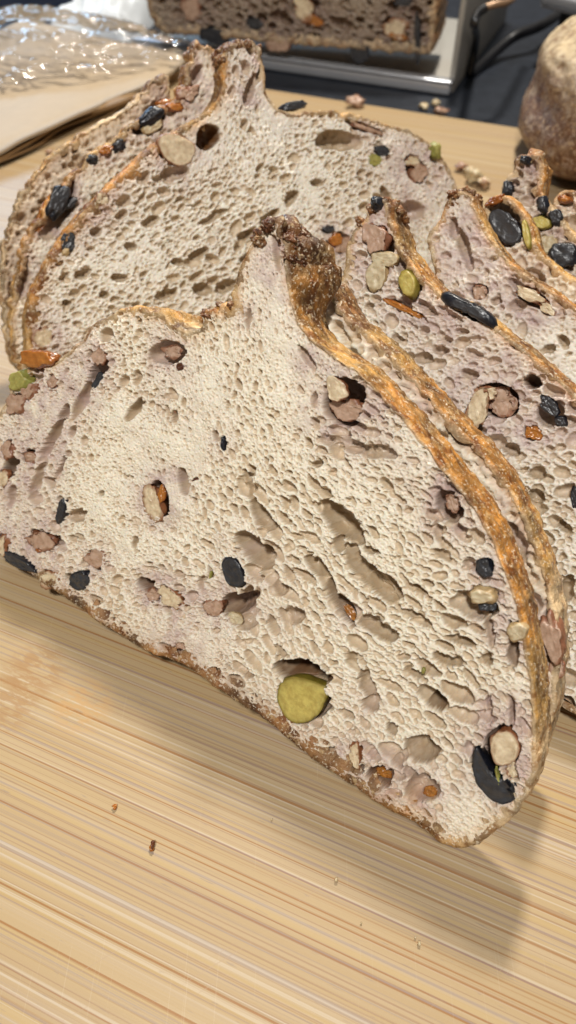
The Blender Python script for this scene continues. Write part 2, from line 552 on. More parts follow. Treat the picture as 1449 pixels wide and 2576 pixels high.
def make_slice(name, label, fr, outline, T, res, holes=(), pieces=(), flow=((700, 1000, 0, 1.3, 1.0),), tint=(),
               crust=((0, 0, (.5, .25, .07)),), density=1.0, lip=.0011, jag=.00028, depth_max=.8, group=None, seed=0,
               ground=False, lipz=(), ragged=(), cat='bread slice', flap=(), wave=.0006, base=CREAM, mauve_amt=.5, pmul=1.0, pdep=1.05):
    rs = np.random.default_rng(100 + seed)
    root = empty(name, label, cat, (0, 0, 0), group)
    root.matrix_world = fr.M
    P = np.array([fr.uv(x, y) for x, y in outline])
    area2 = np.sum(P[:, 0] * np.roll(P[:, 1], -1) - np.roll(P[:, 0], -1) * P[:, 1])
    if area2 < 0: P = P[::-1]
    vmin = (.0016 - fr.O[2] + fr.n[2] * T) / fr.v[2]
    vlo = P[:, 1].min()
    if ground:
        vm = vlo + .45 * (P[:, 1].max() - vlo)
        P[:, 1] = np.where(P[:, 1] < vm, vmin + (P[:, 1] - vlo) * (vm - vmin) / (vm - vlo), P[:, 1])
    P[:, 1] = np.maximum(P[:, 1], vmin)
    P = smooth_path(P, 2, True)
    P = resample(P, .0007)
    Tn = np.roll(P, -1, 0) - np.roll(P, 1, 0); Tn /= np.linalg.norm(Tn, axis=1)[:, None] + 1e-12
    Nn = np.stack([Tn[:, 1], -Tn[:, 0]], 1)       # outward for CCW
    P = P + Nn * (jag * fbm2(P[:, 0], P[:, 1], 350, 40 + seed, 3))[:, None]
    RG = np.zeros(len(P))
    for (rx_, ry_, rr_, ra_) in ragged:
        c_, M_ = fr.ell(rx_, ry_, rr_, rr_, 0); RG += ra_ * np.exp(-((P - c_) ** 2).sum(1) / abs(np.linalg.det(M_)))
    P = P + Nn * (RG * (fbm2(P[:, 0], P[:, 1], 330, 140 + seed, 2) + .5 * vn2(P[:, 0] * 900, P[:, 1] * 900, 9)))[:, None]
    Tn = np.roll(P, -2, 0) - np.roll(P, 2, 0); Tn /= np.linalg.norm(Tn, axis=1)[:, None] + 1e-12
    Nn = np.stack([Tn[:, 1], -Tn[:, 0]], 1)
    # ------- crumb height field
    mn = P.min(0) - .002; mx = P.max(0) + .002
    cs = res * 4
    gx = np.arange(mn[0], mx[0] + cs, cs); gy = np.arange(mn[1], mx[1] + cs, cs)
    CX, CY = np.meshgrid(gx, gy, indexing='ij')
    SD = sdf(P, CX, CY)
    nx, ny = (len(gx) - 1) * 4 + 1, (len(gy) - 1) * 4 + 1
    x = mn[0] + np.arange(nx) * res; y = mn[1] + np.arange(ny) * res
    X, Y = np.meshgrid(x, y, indexing='ij')
    fx = np.arange(nx) / 4; ix = np.minimum(fx.astype(int), len(gx) - 2); ax = (fx - ix)[:, None]
    fy = np.arange(ny) / 4; iy = np.minimum(fy.astype(int), len(gy) - 2); ay = (fy - iy)[None, :]
    S = (SD[ix][:, iy] * (1 - ax) * (1 - ay) + SD[ix + 1][:, iy] * ax * (1 - ay) + SD[ix][:, iy + 1] * (1 - ax) * ay + SD[ix + 1][:, iy + 1] * ax * ay)
    WX = X + .00016 * fbm2(X, Y, 900, 1 + seed, 2)
    WY = Y + .00016 * fbm2(X, Y, 900, 77 + seed, 2)
    WX2 = X + .0006 * fbm2(X, Y, 300, 3 + seed, 2) + .00012 * vn2(X * 1800, Y * 1800, 15)
    WX3 = X + .0007 * fbm2(X, Y, 170, 3 + seed, 2)
    WY3 = Y + .0007 * fbm2(X, Y, 170, 7 + seed, 2)
    WY2 = Y + .0006 * fbm2(X, Y, 300, 7 + seed, 2) + .00012 * vn2(X * 1800, Y * 1800, 19)
    big = np.zeros_like(X); UXb = np.zeros_like(X); UYb = np.zeros_like(X); UXs = np.zeros_like(X); UYs = np.zeros_like(X)
    bigmask = np.zeros_like(X)

    def stamp(D, c, M, depth, pw=.5, wx=WX, wy=WY, mask=None, ku=.0):
        ex = abs(M[0]).sum() + .0014; ey = abs(M[1]).sum() + .0014
        i0 = max(0, int((c[0] - ex - mn[0]) / res)); i1 = min(nx, int((c[0] + ex - mn[0]) / res) + 2)
        j0 = max(0, int((c[1] - ey - mn[1]) / res)); j1 = min(ny, int((c[1] + ey - mn[1]) / res) + 2)
        if i0 >= i1 or j0 >= j1: return
        Mi = np.linalg.inv(M)
        dx = wx[i0:i1, j0:j1] - c[0]; dy = wy[i0:i1, j0:j1] - c[1]
        a = Mi[0, 0] * dx + Mi[0, 1] * dy; b = Mi[1, 0] * dx + Mi[1, 1] * dy
        r2 = a * a + b * b
        t = np.maximum(0, 1 - r2) ** pw
        q = depth * t
        up = q > D[i0:i1, j0:j1]
        D[i0:i1, j0:j1][up] = q[up]
        UX, UY = (UXb, UYb) if D is big else (UXs, UYs)
        if ku:          # a bubble opens out below its mouth
            g = ku * np.minimum(1, 1.5 * t) * (dy > 0)
            UX[i0:i1, j0:j1][up] = 0; UY[i0:i1, j0:j1][up] = (g * dy)[up]
        if mask is not None:
            np.maximum(mask[i0:i1, j0:j1], (r2 < 1) * 1.0, out=mask[i0:i1, j0:j1])

    mauve = np.zeros_like(X); shade_mask = np.zeros_like(X)
    lim = T * depth_max
    for h in holes:
        cx, cy, rx, ry, ang, dep = h[:6]
        c, M = fr.ell(cx, cy, rx, ry, ang)
        rmin = np.linalg.svd(M)[1].min()
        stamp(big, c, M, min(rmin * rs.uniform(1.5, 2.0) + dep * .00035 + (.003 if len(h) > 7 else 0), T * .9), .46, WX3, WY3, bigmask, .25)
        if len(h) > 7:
            stamp(shade_mask, c, M * .985, h[7] * 1.1, .07, WX3, WY3)  # mask of the shade painted inside this cavity
        if len(h) > 6:
            rad = math.sqrt(abs(np.linalg.det(M))) * 1.5 + .001
            mauve += h[6] * np.exp(-((X - c[0]) ** 2 + (Y - c[1]) ** 2) / rad ** 2)
    for i, pc in enumerate(pieces):
        kind, cx, cy, rx, ry, ang = pc[:6]
        kw = pc[6] if len(pc) > 6 else {}
        c, M = fr.ell(cx + rx * .10 * math.sin(i * 2.3), cy - ry * .10 * abs(math.cos(i * 1.7)), rx * (1.12 if kind == 'cheese' else 1.0 if 'poly' in kw else .90) + 1, ry * (1.12 if kind == 'cheese' else 1.0 if 'poly' in kw else .90) + 1, ang)
        rad = math.sqrt(abs(np.linalg.det(M)))
        stamp(big, c, M, min(max(rad * 1.3, .0016), lim), .3, WX2, WY2, bigmask, 0)
        kw = pc[6] if len(pc) > 6 else {}
        piece(fr, root, kind, cx, cy, rx, ry, ang, seed=i + seed * 7, **kw)
        if kind in ('nut', 'pink', 'olive', 'fruit'):
            mauve += (.8 if kind != 'olive' else .4) * np.exp(-((X - c[0]) ** 2 + (Y - c[1]) ** 2) / (rad * 1.9 + .0015) ** 2)
    # small pores following the flow of the dough
    A_pts = []; A_val = []
    for (fxp, fyp, ang, el, sz) in flow:
        c, M = fr.ell(fxp, fyp, 20, 20, ang)
        d = M[:, 0] / np.linalg.norm(M[:, 0]); th = math.atan2(d[1], d[0])
        A_pts.append(c); A_val.append((math.cos(2 * th), math.sin(2 * th), el, sz))
    small = np.zeros_like(X); tiny = np.zeros_like(X)
    area_mm = (S > 0).sum() * (res * 1000) ** 2
    n1 = int(area_mm * 3.4 * density)
    n2 = int(area_mm * .17 * density)
    n3 = int(area_mm * 3.0) if res < .00025 else (int(area_mm * 1.2) if res < .0004 else 0)
    def scatter(n, rmed, sig, rmax, D, dr, wx, wy, mask=None, clump=False, occ=None, gap=.85):
        qx = rs.uniform(mn[0], mx[0], n * 3); qy = rs.uniform(mn[1], mx[1], n * 3)
        ii = ((qx - mn[0]) / res).astype(int).clip(0, nx - 1); jj = ((qy - mn[1]) / res).astype(int).clip(0, ny - 1)
        ok = S[ii, jj] > .0012
        if clump: ok &= (fbm2(qx, qy, 90, 55 + seed, 2) > rs.uniform(-.9, .5, n * 3))
        qx = qx[ok][:n]; qy = qy[ok][:n]
        fv = idw(A_pts, A_val, qx, qy, 3.0)
        r = np.minimum(rmed * np.exp(rs.normal(0, sig, len(qx))), rmax) * fv[:, 3] * pmul
        r = r * np.clip(1 + .55 * fbm2(qx, qy, 75, 300 + seed, 2), .55, 1.6)
        th = .5 * np.arctan2(fv[:, 1], fv[:, 0]) + rs.normal(0, .28, len(qx))
        el = 1 + (fv[:, 2] - 1) * rs.uniform(.4, 1.4, len(qx))
        dd = rs.uniform(.55, 1.65, len(qx))
        occ = D if occ is None else occ
        for k in np.argsort(-r):
            i_, j_ = int((qx[k] - mn[0]) / res), int((qy[k] - mn[1]) / res)
            h_ = max(1, int(r[k] * gap / res))
            if occ[i_, j_] > 1e-5 or occ[min(i_ + h_, nx - 1), j_] > 1e-5 or occ[max(i_ - h_, 0), j_] > 1e-5 or occ[i_, min(j_ + h_, ny - 1)] > 1e-5 or occ[i_, max(j_ - h_, 0)] > 1e-5: continue
            ct, st = math.cos(th[k]), math.sin(th[k]); a = r[k] * math.sqrt(el[k]) * 1.1; b = r[k] / math.sqrt(el[k])
            M = np.array([[a * ct, -b * st], [a * st, b * ct]])
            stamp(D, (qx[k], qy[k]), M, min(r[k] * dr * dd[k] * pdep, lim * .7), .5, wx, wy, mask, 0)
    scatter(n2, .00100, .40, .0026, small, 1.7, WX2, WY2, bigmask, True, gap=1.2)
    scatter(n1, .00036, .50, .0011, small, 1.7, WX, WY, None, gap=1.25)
    if n3: pass
    grain = fbm2(X, Y, 1500, 21 + seed, 2)
    fleck = np.maximum(0, fbm2(X, Y, 1100, 31 + seed, 2) - .35)
    soft = fbm2(X, Y, 120, 61 + seed, 2)
    inside_big = np.clip(big / .002, 0, 1)
    W = -big - small * (1 - .6 * inside_big) + grain * .00010 + fleck * .0005 * (1 - inside_big) + soft * wave
    # rounded over towards the crust
    W -= np.maximum(0, (.0016 - S)) * .35
    W = np.maximum(W, -T * .92)
    # colour: pigment, plus shade painted into pores and holes by depth
    tm = np.clip(mauve, 0, 1)
    edge = np.exp(-np.maximum(S, 0) / .0052)
    big_n = fbm2(X, Y, 45, 71 + seed, 3)
    tm = np.clip(tm + mauve_amt * .8 * np.clip(big_n - .25, 0, 1) + edge * (.60 + .5 * vn2(X * 110, Y * 110, 5)) * mauve_amt, 0, 1)
    for (tx, ty, rr, am) in tint:
        c, M = fr.ell(tx, ty, rr, rr, 0); rad = math.sqrt(abs(np.linalg.det(M)))
        tm = np.clip(tm + am * np.exp(-((X - c[0]) ** 2 + (Y - c[1]) ** 2) / rad ** 2), 0, 1)
    tm *= .54 + .35 * fbm2(X, Y, 330, 401 + seed, 3)
    tm = np.clip(tm, 0, 1)
    wn = np.clip(.5 + .6 * fbm2(X, Y, 260, 81, 2), 0, 1)
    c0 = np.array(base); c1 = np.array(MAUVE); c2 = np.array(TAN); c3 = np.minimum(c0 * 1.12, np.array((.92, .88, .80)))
    colr = c0 + (c3 - c0) * (wn * .45)[..., None]
    colr = colr + (np.array(LINING_SHADE) * np.minimum(1, c0 / np.array(CREAM)) - colr) * (np.clip(small / .0006, 0, 1) * .85)[..., None]
    colr = colr + (np.array(HOLE_SHADE) * np.minimum(1, c0 / np.array(CREAM)) - colr) * (np.clip(big / .0012, 0, 1) * .85)[..., None]
    colr = colr + (c1 * np.minimum(1, c0 / np.array(CREAM)) - colr) * tm[..., None]
    colr = colr + (np.array(CAVITY_SHADE) - colr) * (np.clip(shade_mask, 0, 1) * np.clip(.9 + .4 * vn2(X * 700, Y * 700, 8), 0, 1))[..., None]
    # toasted rim right under the crust
    kr = np.clip(np.exp(-np.maximum(S - .0006, 0) / .0012) * .8, 0, 1)
    if lipz:
        lzg = idw([fr.uv(a, b) for a, b, _ in lipz], [c for _, _, c in lipz], CX, CY, 4.0)
        lzu = lzg[ix][:, iy] * (1 - ax) * (1 - ay) + lzg[ix + 1][:, iy] * ax * (1 - ay) + lzg[ix][:, iy + 1] * (1 - ax) * ay + lzg[ix + 1][:, iy + 1] * ax * ay
        kr = np.clip(np.exp(-np.maximum(S - .0006, 0) / (.0012 * lzu + .0008 * (lzu - 1))) * .85 * (.8 + .5 * vn2(X * 500, Y * 500, 3)), 0, 1)
    ccol = idw([fr.uv(a, b) for a, b, _ in crust], [np.array(c) for _, _, c in crust], CX, CY, 4.0)
    cup = np.stack([(ccol[..., i][ix][:, iy] * (1 - ax) * (1 - ay) + ccol[..., i][ix + 1][:, iy] * ax * (1 - ay) + ccol[..., i][ix][:, iy + 1] * (1 - ax) * ay + ccol[..., i][ix + 1][:, iy + 1] * ax * ay) for i in range(3)], -1)
    colr = colr + (np.minimum(cup * 1.05, .8) - colr) * kr[..., None]
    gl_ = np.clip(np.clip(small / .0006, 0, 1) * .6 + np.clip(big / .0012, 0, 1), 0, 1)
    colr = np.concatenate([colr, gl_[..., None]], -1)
    ins = S > .0005
    idx = -np.ones((nx, ny), int)
    idx[ins] = np.arange(ins.sum())
    lat = np.clip((S - .001) / .002, 0, 1)
    V = np.stack([(X + (UXb + UXs) * lat)[ins], (Y + (UYb + UYs) * lat)[ins], W[ins]], 1)
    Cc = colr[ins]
    q = ins[:-1, :-1] & ins[1:, :-1] & ins[1:, 1:] & ins[:-1, 1:]
    I, J = np.nonzero(q)
    F = np.stack([idx[I, J], idx[I + 1, J], idx[I + 1, J + 1], idx[I, J + 1]], 1)
    # plain back of the slice (coarse)
    bi = SD > .0004
    bidx = -np.ones(SD.shape, int); bidx[bi] = len(V) + np.arange(bi.sum())
    Vb = np.stack([CX[bi], CY[bi], np.full(bi.sum(), -T + .0004) + .0003 * fbm2(CX[bi], CY[bi], 500, 4, 2)], 1)
    qb = bi[:-1, :-1] & bi[1:, :-1] & bi[1:, 1:] & bi[:-1, 1:]
    I, J = np.nonzero(qb)
    Fb = np.stack([bidx[I, J + 1], bidx[I + 1, J + 1], bidx[I + 1, J], bidx[I, J]], 1)
    V = np.vstack([V, Vb]); F = np.vstack([F, Fb]); Cc = np.vstack([Cc, np.tile(np.append(c0, 0.3), (len(Vb), 1))])
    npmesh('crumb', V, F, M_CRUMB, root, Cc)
    # ------- crust band
    n = len(P)
    steps = max(6, int(T / .0008))
    prof = [(.0024, -.0016, 0), (.0016, -.0005, 0), (.0009, .00000, 0), (.0001, -.0001, 0), (-.0002, -.0005, 1)]
    for k in range(1, steps):
        t = k / steps
        prof.append((-.0002 - .00035 * math.sin(math.pi * t) ** .7, -.0006 - (T - .0012) * t, 1))
    prof += [(-.0002, -T + .0004, 1), (.0010, -T, 0), (.0026, -T + .0006, 0)]
    K = len(prof)
    LZ = idw([fr.uv(a, b) for a, b, _ in lipz], [c for _, _, c in lipz], P[:, 0], P[:, 1], 4.0) if lipz else np.ones(n)
    lipn = LZ * (1 + .45 * fbm2(P[:, 0], P[:, 1], 420, 14 + seed, 3))
    ring = np.zeros((n, K, 3))
    for k, (ins_, w, side) in enumerate(prof):
        s_ = ins_ * (lip / .0011) * (lipn if ins_ > 0 else 1.0)
        ring[:, k, :2] = P - Nn * np.asarray(s_)[..., None] if np.ndim(s_) else P - Nn * s_
        ring[:, k, 2] = w
    ring[:, 1:-1, 2] += ((soft_at(P, seed, wave)))[:, None] * np.linspace(1, 0, K - 2)[None, :]
    flatp = ring.reshape(-1, 3)
    arc = np.r_[0, np.cumsum(np.linalg.norm(np.diff(P, axis=0), axis=1))]
    ac = np.repeat(arc, K)
    nz = fbm3(flatp + seed, 600, 51, 3); nz2 = fbm2(ac * .5, flatp[:, 2] * 3 + seed, 140, 57 + seed, 3); nz3 = np.maximum(0, fbm2(ac * .5, flatp[:, 2] * 1.5, 420, 63, 2) - .35)
    amp = np.array([0, .25, .45, .6, .9] + [1] * (K - 7 + 0) + [0.5, 0.2])[:K]
    amp = np.tile(amp, (n, 1)).ravel()
    crz = -np.maximum(0, .16 - np.abs(fbm2(ac * .8, flatp[:, 2] * 2.2 + seed, 230, 201 + seed, 2))) * .0016
    fl_ = np.zeros(n)
    for (rx_, ry_, rr_, ra_) in flap:
        c_, M_ = fr.ell(rx_, ry_, rr_, rr_, 0); fl_ += ra_ * np.exp(-((P - c_) ** 2).sum(1) / abs(np.linalg.det(M_)))
    td_ = np.clip(-flatp[:, 2] / T, 0, 1) ** .8 * np.repeat(fl_, K)
    flatp = flatp.copy(); flatp[:, :2] += np.repeat(Nn, K, 0) * td_[:, None]; flatp[:, 2] -= td_ * .6
    disp = (crz + nz * .00028 + nz2 * .0003 + nz3 * .0002) * amp
    flatp = flatp.copy()
    disp = disp + np.repeat(RG, K) * 1.1 * (fbm3(flatp, 300, 151, 3)) * amp
    flatp[:, 2] += np.repeat(RG, K) * .8 * fbm3(flatp, 350, 157, 2) * amp
    flatp[:, :2] += np.repeat(Nn, K, 0) * disp[:, None]
    flatp[:, 2] += amp * .0002 * fbm3(flatp, 700, 71, 2)
    cc = idw([fr.uv(a, b) for a, b, _ in crust], [np.array(c) for _, _, c in crust], flatp[:, 0], flatp[:, 1], 4.0)
    m1 = np.clip(.5 + .7 * fbm3(flatp, 150, 83 + seed, 3), 0, 1)[:, None]
    m2 = np.clip(.5 + .9 * fbm2(ac * .7, flatp[:, 2] * 2.2 + seed, 260, 87 + seed, 3), 0, 1)[:, None]
    cc = cc * (.42 + .78 * m1) * (.62 + .62 * m2)
    lipk = np.tile(np.array([.9, .8, .62, .25] + [0] * (K - 7) + [0, .6, .8]), n)[:, None]
    cc = cc + (np.array((.74, .58, .38)) - cc) * lipk * (.75 + .25 * m2) * np.repeat(np.clip(1.9 - LZ, .12, 1), K)[:, None]
    pal = np.clip(fbm3(flatp * np.array([1, 1, .6]), 330, 91 + seed, 3) - .25, 0, 1)[:, None] * .9
    cc = cc + (np.array((.72, .50, .24)) - cc) * pal * .4
    F = grid_faces(n, K, True)[:, ::-1]
    npmesh('crust', flatp, F, M_CRUST, root, cc)
    lowest = min((fr.M @ Vector(v)).z for v in flatp[::7])
    print('SLICE', name, label[:30], 'verts', len(V), 'lowest z', round(lowest, 4), 'size', (mx - mn).round(3), round(time.time() - T0, 1))
    return root


def soft_at(P, seed, wave):
    return fbm2(P[:, 0], P[:, 1], 120, 61 + seed, 2) * wave


GOLD = (.52, .225, .04); GOLD2 = (.60, .33, .09); DARK = (.17, .065, .02); BROWN = (.33, .15, .045); PALE = (.70, .50, .28); MAUC = (.42, .27, .20)
B1 = ((0, 548), (430, 845), .012, 58)


def edge_pts(fr, path, w0, w1, n, r0, r1, seed):
    r_ = random.Random(seed); out = []
    for i in range(n):
        t = r_.random() * (len(path) - 1.001); a = int(t); f = t - a
        out.append((path[a][0] + (path[a + 1][0] - path[a][0]) * f, path[a][1] + (path[a + 1][1] - path[a][1]) * f + 3, w0 + (w1 - w0) * r_.random(), r_.uniform(r0, r1)))
    return out


def blisters(fr, root, pts, colr, n=1, seed=0):
    """charred lumps on the crust: pts = (x px, y px, depth w, radius m)"""
    for i, (x, y, w, r) in enumerate(pts):
        c = fr.uv(x, y)
        nu, nv = 36, 22
        la = np.linspace(0, 2 * math.pi, nu, endpoint=False); ph = np.linspace(.02, math.pi - .02, nv)
        LA, PH = np.meshgrid(la, ph, indexing='ij')
        s = np.stack([np.sin(PH) * np.cos(LA), np.sin(PH) * np.sin(LA), np.cos(PH)], -1).reshape(-1, 3)
        o_ = (i + seed) * 2.7
        f = 1 + .45 * fbm3(s + o_, 1.8, 5, 3) + .16 * fbm3(s + o_, 6, 7, 2)
        q = s * f[:, None] * r * np.array([1, .8, 1.25])
        V = q + np.array([c[0], c[1], w])
        k = np.clip(.5 + .8 * fbm3(s + o_, 3, 17, 3), 0, 1)[:, None]
        col = np.array(colr) * (.55 + .8 * k)
        npmesh('crust_blister', V, grid_faces(nu, nv, True), M_CRUST, root, col)


# ------------------------------------------------------------------ slice 1 (front)
F1 = Frame(*B1, 0.0)
out1 = [(655, 575), (690, 560), (712, 585), (716, 640), (722, 700), (735, 770), (760, 825), (800, 868), (850, 900), (905, 935), (955, 985), (1010, 1045), (1060, 1105),
        (1120, 1180), (1175, 1250), (1225, 1325), (1265, 1410), (1298, 1500), (1318, 1590), (1335, 1690), (1345, 1780), (1348, 1860), (1352, 1930), (1335, 1995), (1290, 2055),
        (1235, 2100), (1180, 2130), (1120, 2128), (1070, 2085), (1000, 2050), (930, 2010), (860, 1960), (800, 1915), (730, 1865), (660, 1800), (600, 1770),
        (520, 1710), (450, 1665), (370, 1640), (300, 1600), (225, 1560), (150, 1515), (95, 1465), (30, 1415), (-30, 1380), (-80, 1320), (-95, 1230), (-60, 1140),
        (-20, 1075), (15, 1010), (40, 950), (85, 905), (135, 925), (175, 880), (212, 858), (222, 822), (275, 795), (325, 768), (380, 778), (430, 800),
        (470, 842), (510, 822), (520, 775), (560, 765), (585, 790), (588, 730), (605, 660), (628, 615)]
fl1 = ((300, 1000, -20, 1.3, .75), (700, 1000, 65, 1.3, .68), (450, 1150, 70, 1.3, .72), (250, 1350, 0, 1.3, .9), (900, 1450, 45, 2.3, 1.45), (1000, 1600, 25, 2.3, 1.3), (1150, 1480, 30, 1.8, 1.2),
       (1000, 1850, 40, 1.5, 1.15), (700, 1550, 60, 1.6, 1.1), (500, 1600, 10, 1.5, .85), (1000, 1150, 30, 1.9, 1.0), (650, 760, 85, 1.6, .7), (1150, 1750, 35, 1.7, 1.15), (800, 1800, 30, 1.4, 1.0))
h1 = [(400, 1255, 26, 44, -14, 4, .8, .6), (1290, 1620, 14, 60, -4, 4, .8, .4), (1225, 1530, 30, 26, 30, 7, .5, .5), (1222, 1430, 26, 26, 0, 6, .4, .5), (1100, 1340, 10, 30, 0, 3), (612, 1200, 8, 22, -15, 5), (845, 1370, 14, 24, 0, 6), (800, 1165, 12, 9, 0, 6), (1050, 1480, 24, 9, 30, 4), (990, 1500, 20, 10, 45, 4), (545, 1100, 9, 14, 0, 2), (415, 888, 52, 30, -12, 5, .5), (655, 1300, 48, 20, 62, 6), (625, 1225, 14, 38, -10, 5), (640, 1390, 66, 30, 45, 7), (855, 1312, 78, 34, 42, 7), (925, 1445, 105, 26, 47, 5), (850, 1520, 72, 17, 55, 9, 0, .3),
      (790, 1425, 40, 14, 50, 5), (950, 1582, 58, 24, 30, 4), (622, 1530, 24, 58, 8, 5), (585, 1525, 34, 30, 0, 9, .6, .6), (735, 1552, 24, 20, 20, 5), (925, 1728, 18, 44, -28, 5), (930, 1775, 24, 18, 20, 4, .6),
      (755, 1693, 78, 30, 14, 11, 0, .85), (1092, 1772, 20, 20, 0, 9, 0, .5), (1225, 1660, 20, 17, 30, 5), (990, 1835, 15, 20, -20, 5), (335, 1030, 14, 32, 35, 5), (440, 1048, 9, 17, 15, 5), (190, 1297, 26, 17, -20, 4),
      (1060, 1892, 44, 36, 20, 5), (1000, 1920, 20, 12, 30, 5), (862, 1015, 54, 58, 25, 7, 1.0, .55), (1130, 1275, 28, 46, -25, 6, 1.0, .35), (362, 1472, 24, 20, 30, 7, .8, .75), (535, 1690, 18, 12, 10, 5), (1155, 1612, 40, 11, 12, 5),
      (1050, 1555, 48, 12, 28, 4), (1120, 1660, 40, 13, 25, 4), (880, 1120, 90, 18, 18, 1.8), (950, 1135, 50, 14, 20, 1.5), (700, 1480, 14, 28, -20, 4), (880, 1930, 34, 15, 20, 9, .9, .8), (950, 1955, 34, 24, 25, 10, .9, .85),
      (1060, 1985, 46, 34, 15, 7, .5), (1035, 1950, 16, 8, 10, 6), (505, 1465, 8, 18, 0, 3), (245, 935, 16, 44, 25, 5, 1.0, .35), (205, 1010, 14, 60, 30, 3, .8), (130, 1110, 14, 60, 25, 2.6, .8), (90, 1210, 12, 45, 20, 2.5, .6),
      (460, 1215, 18, 40, -15, 4, .5), (790, 1010, 8, 20, 0, 3), (930, 1380, 20, 9, 30, 4), (820, 1240, 20, 8, 30, 3), (1110, 1400, 26, 12, 30, 3), (1180, 1420, 20, 12, 30, 3), (930, 1900, 15, 10, 0, 3),
      (440, 1635, 44, 12, 22, 3, .9), (620, 1700, 16, 10, 0, 4), (1230, 1590, 11, 40, -8, 7), (1225, 1775, 9, 28, -5, 5, .6), (1285, 1790, 10, 45, -5, 6, .7), (130, 1355, 26, 15, 10, 5, .7), (420, 800, 30, 9, 10, 3),
      (1160, 1330, 20, 10, 40, 4), (700, 1640, 18, 9, 60, 3), (1040, 1690, 26, 11, 25, 4), (885, 1660, 12, 26, -30, 4), (340, 1370, 7, 16, 0, 3), (255, 1240, 10, 8, 0, 3), (160, 1040, 12, 24, 30, 3), (850, 775, 8, 14, 0, 3),
      (70, 1150, 20, 13, 0, 4, .7, .6), (20, 1180, 14, 40, 20, 4, .6, .3), (150, 1180, 8, 34, 25, 2.5, .5), (30, 1250, 12, 30, 20, 3, .7), (1265, 1880, 46, 56, 0, 7, .9, .6), (620, 800, 9, 30, 5, 2.5, .6), (690, 640, 12, 50, -8, 2, .7), (770, 900, 10, 40, -30, 3, .8)]
p1 = [('pink', 18, 1130, 16, 22, 10, dict(top=.0008)), ('nut', 6, 1205, 14, 20, 0, dict(top=.0004)), ('pink', 130, 960, 12, 18, 20), ('fruit', 95, 1385, 8, 7, 0, dict(top=.0008)), ('pink', 450, 1625, 14, 9, 20, dict(top=-.0006)), ('seed', 90, 1340, 14, 6, 20), ('nut', 845, 980, 24, 32, -15, dict(top=.0, poly=[(820, 945), (842, 942), (880, 992), (868, 1002), (828, 1014), (822, 980)])), ('pink', 865, 1032, 46, 26, 8, dict(top=-.0028, w0=-.004)), ('nut', 382, 1262, 22, 42, -14), ('fruit', 402, 1245, 10, 22, 10, dict(top=-.0004)),
      ('pink', 238, 1405, 26, 20, 25), ('nut', 118, 1457, 25, 21, 20), ('olive', 588, 1440, 24, 40, -28, dict(top=.0004, poly=[(556, 1415), (575, 1398), (598, 1410), (612, 1440), (617, 1468), (600, 1478), (575, 1472), (562, 1445)])), ('olive', 203, 1460, 25, 22, 20, dict(top=.0004)),
      ('nut', 428, 1505, 34, 21, 32), ('pink', 380, 1498, 18, 17, 0, dict(top=-.0008)), ('pink', 532, 1528, 26, 20, 0), ('cream', 585, 1560, 20, 16, 30, dict(top=-.0012)),
      ('cheese', 762, 1764, 60, 54, 10, dict(top=.0001, thick=.007, poly=[(705, 1712), (740, 1700), (790, 1716), (829, 1728), (818, 1762), (800, 1800), (765, 1822), (725, 1815), (702, 1780), (695, 1745)])), ('olive', 1228, 1955, 30, 78, -25, dict(top=.0001, poly=[(1203, 1868), (1214, 1905), (1234, 1945), (1264, 1980), (1298, 1988), (1298, 2018), (1255, 2024), (1215, 1998), (1190, 1948), (1188, 1900)])), ('nut', 1270, 1880, 34, 42, -20, dict(top=.0006, thick=.005, poly=[(1235, 1850), (1270, 1830), (1300, 1850), (1310, 1890), (1285, 1924), (1250, 1928), (1238, 1890)])), ('olive', 1280, 1990, 18, 26, 0, dict(top=-.0012)),
      ('green', 1252, 1960, 5, 30, -12, dict(top=.0006)), ('nut', 1285, 1945, 18, 20, 0, dict(top=-.0016)), ('olive', 1217, 1430, 20, 24, 0, dict(top=.0001)), ('olive', 1222, 1525, 24, 16, 10, dict(top=-.0006)),
      ('cream', 1215, 1498, 36, 22, 10, dict(top=.0014)), ('cream', 1300, 1590, 26, 24, 0, dict(top=.0006)), ('olive', 153, 1285, 10, 28, 12, dict(top=.0006)), ('seed', 452, 922, 10, 10, 0, dict(top=.0012)),
      ('olive', 560, 1116, 6, 22, -5, dict(top=.0006)), ('seed', 488, 1208, 9, 4, -25, dict(top=.0008)), ('pink', 100, 1362, 34, 22, 10), ('olive', 45, 1412, 48, 13, 28, dict(top=.0008)),
      ('pink', 248, 900, 18, 24, 20), ('olive', 243, 960, 9, 24, 25, dict(top=-.0004)), ('pink', 425, 885, 24, 17, -10, dict(top=-.0016)), ('fruit', 100, 902, 40, 24, 5, dict(top=.0022, thick=.005)),
      ('green', 52, 960, 22, 26, 25, dict(top=.0018, thick=.004)), ('pink', 40, 1015, 24, 26, 20, dict(top=.001)), ('pink', 75, 985, 18, 22, 20, dict(top=.0012)), ('nut', 4, 1370, 18, 30, 0, dict(top=.0008)), ('fruit', 872, 1545, 9, 24, -30, dict(top=-.0024)),
      ('fruit', 1078, 2000, 18, 14, 20, dict(top=-.0022)), ('nut', 892, 1898, 14, 30, -10, dict(top=.0004)), ('fruit', 952, 1960, 22, 12, 20, dict(top=-.004)), ('pink', 1135, 1270, 16, 24, -20, dict(top=-.0016)),
      ('green', 527, 1447, 4, 11, 10, dict(top=.0003)), ('pink', 75, 1150, 18, 14, 0, dict(top=-.0004)), ('green', 1063, 1690, 5, 9, 0, dict(top=.0003))]
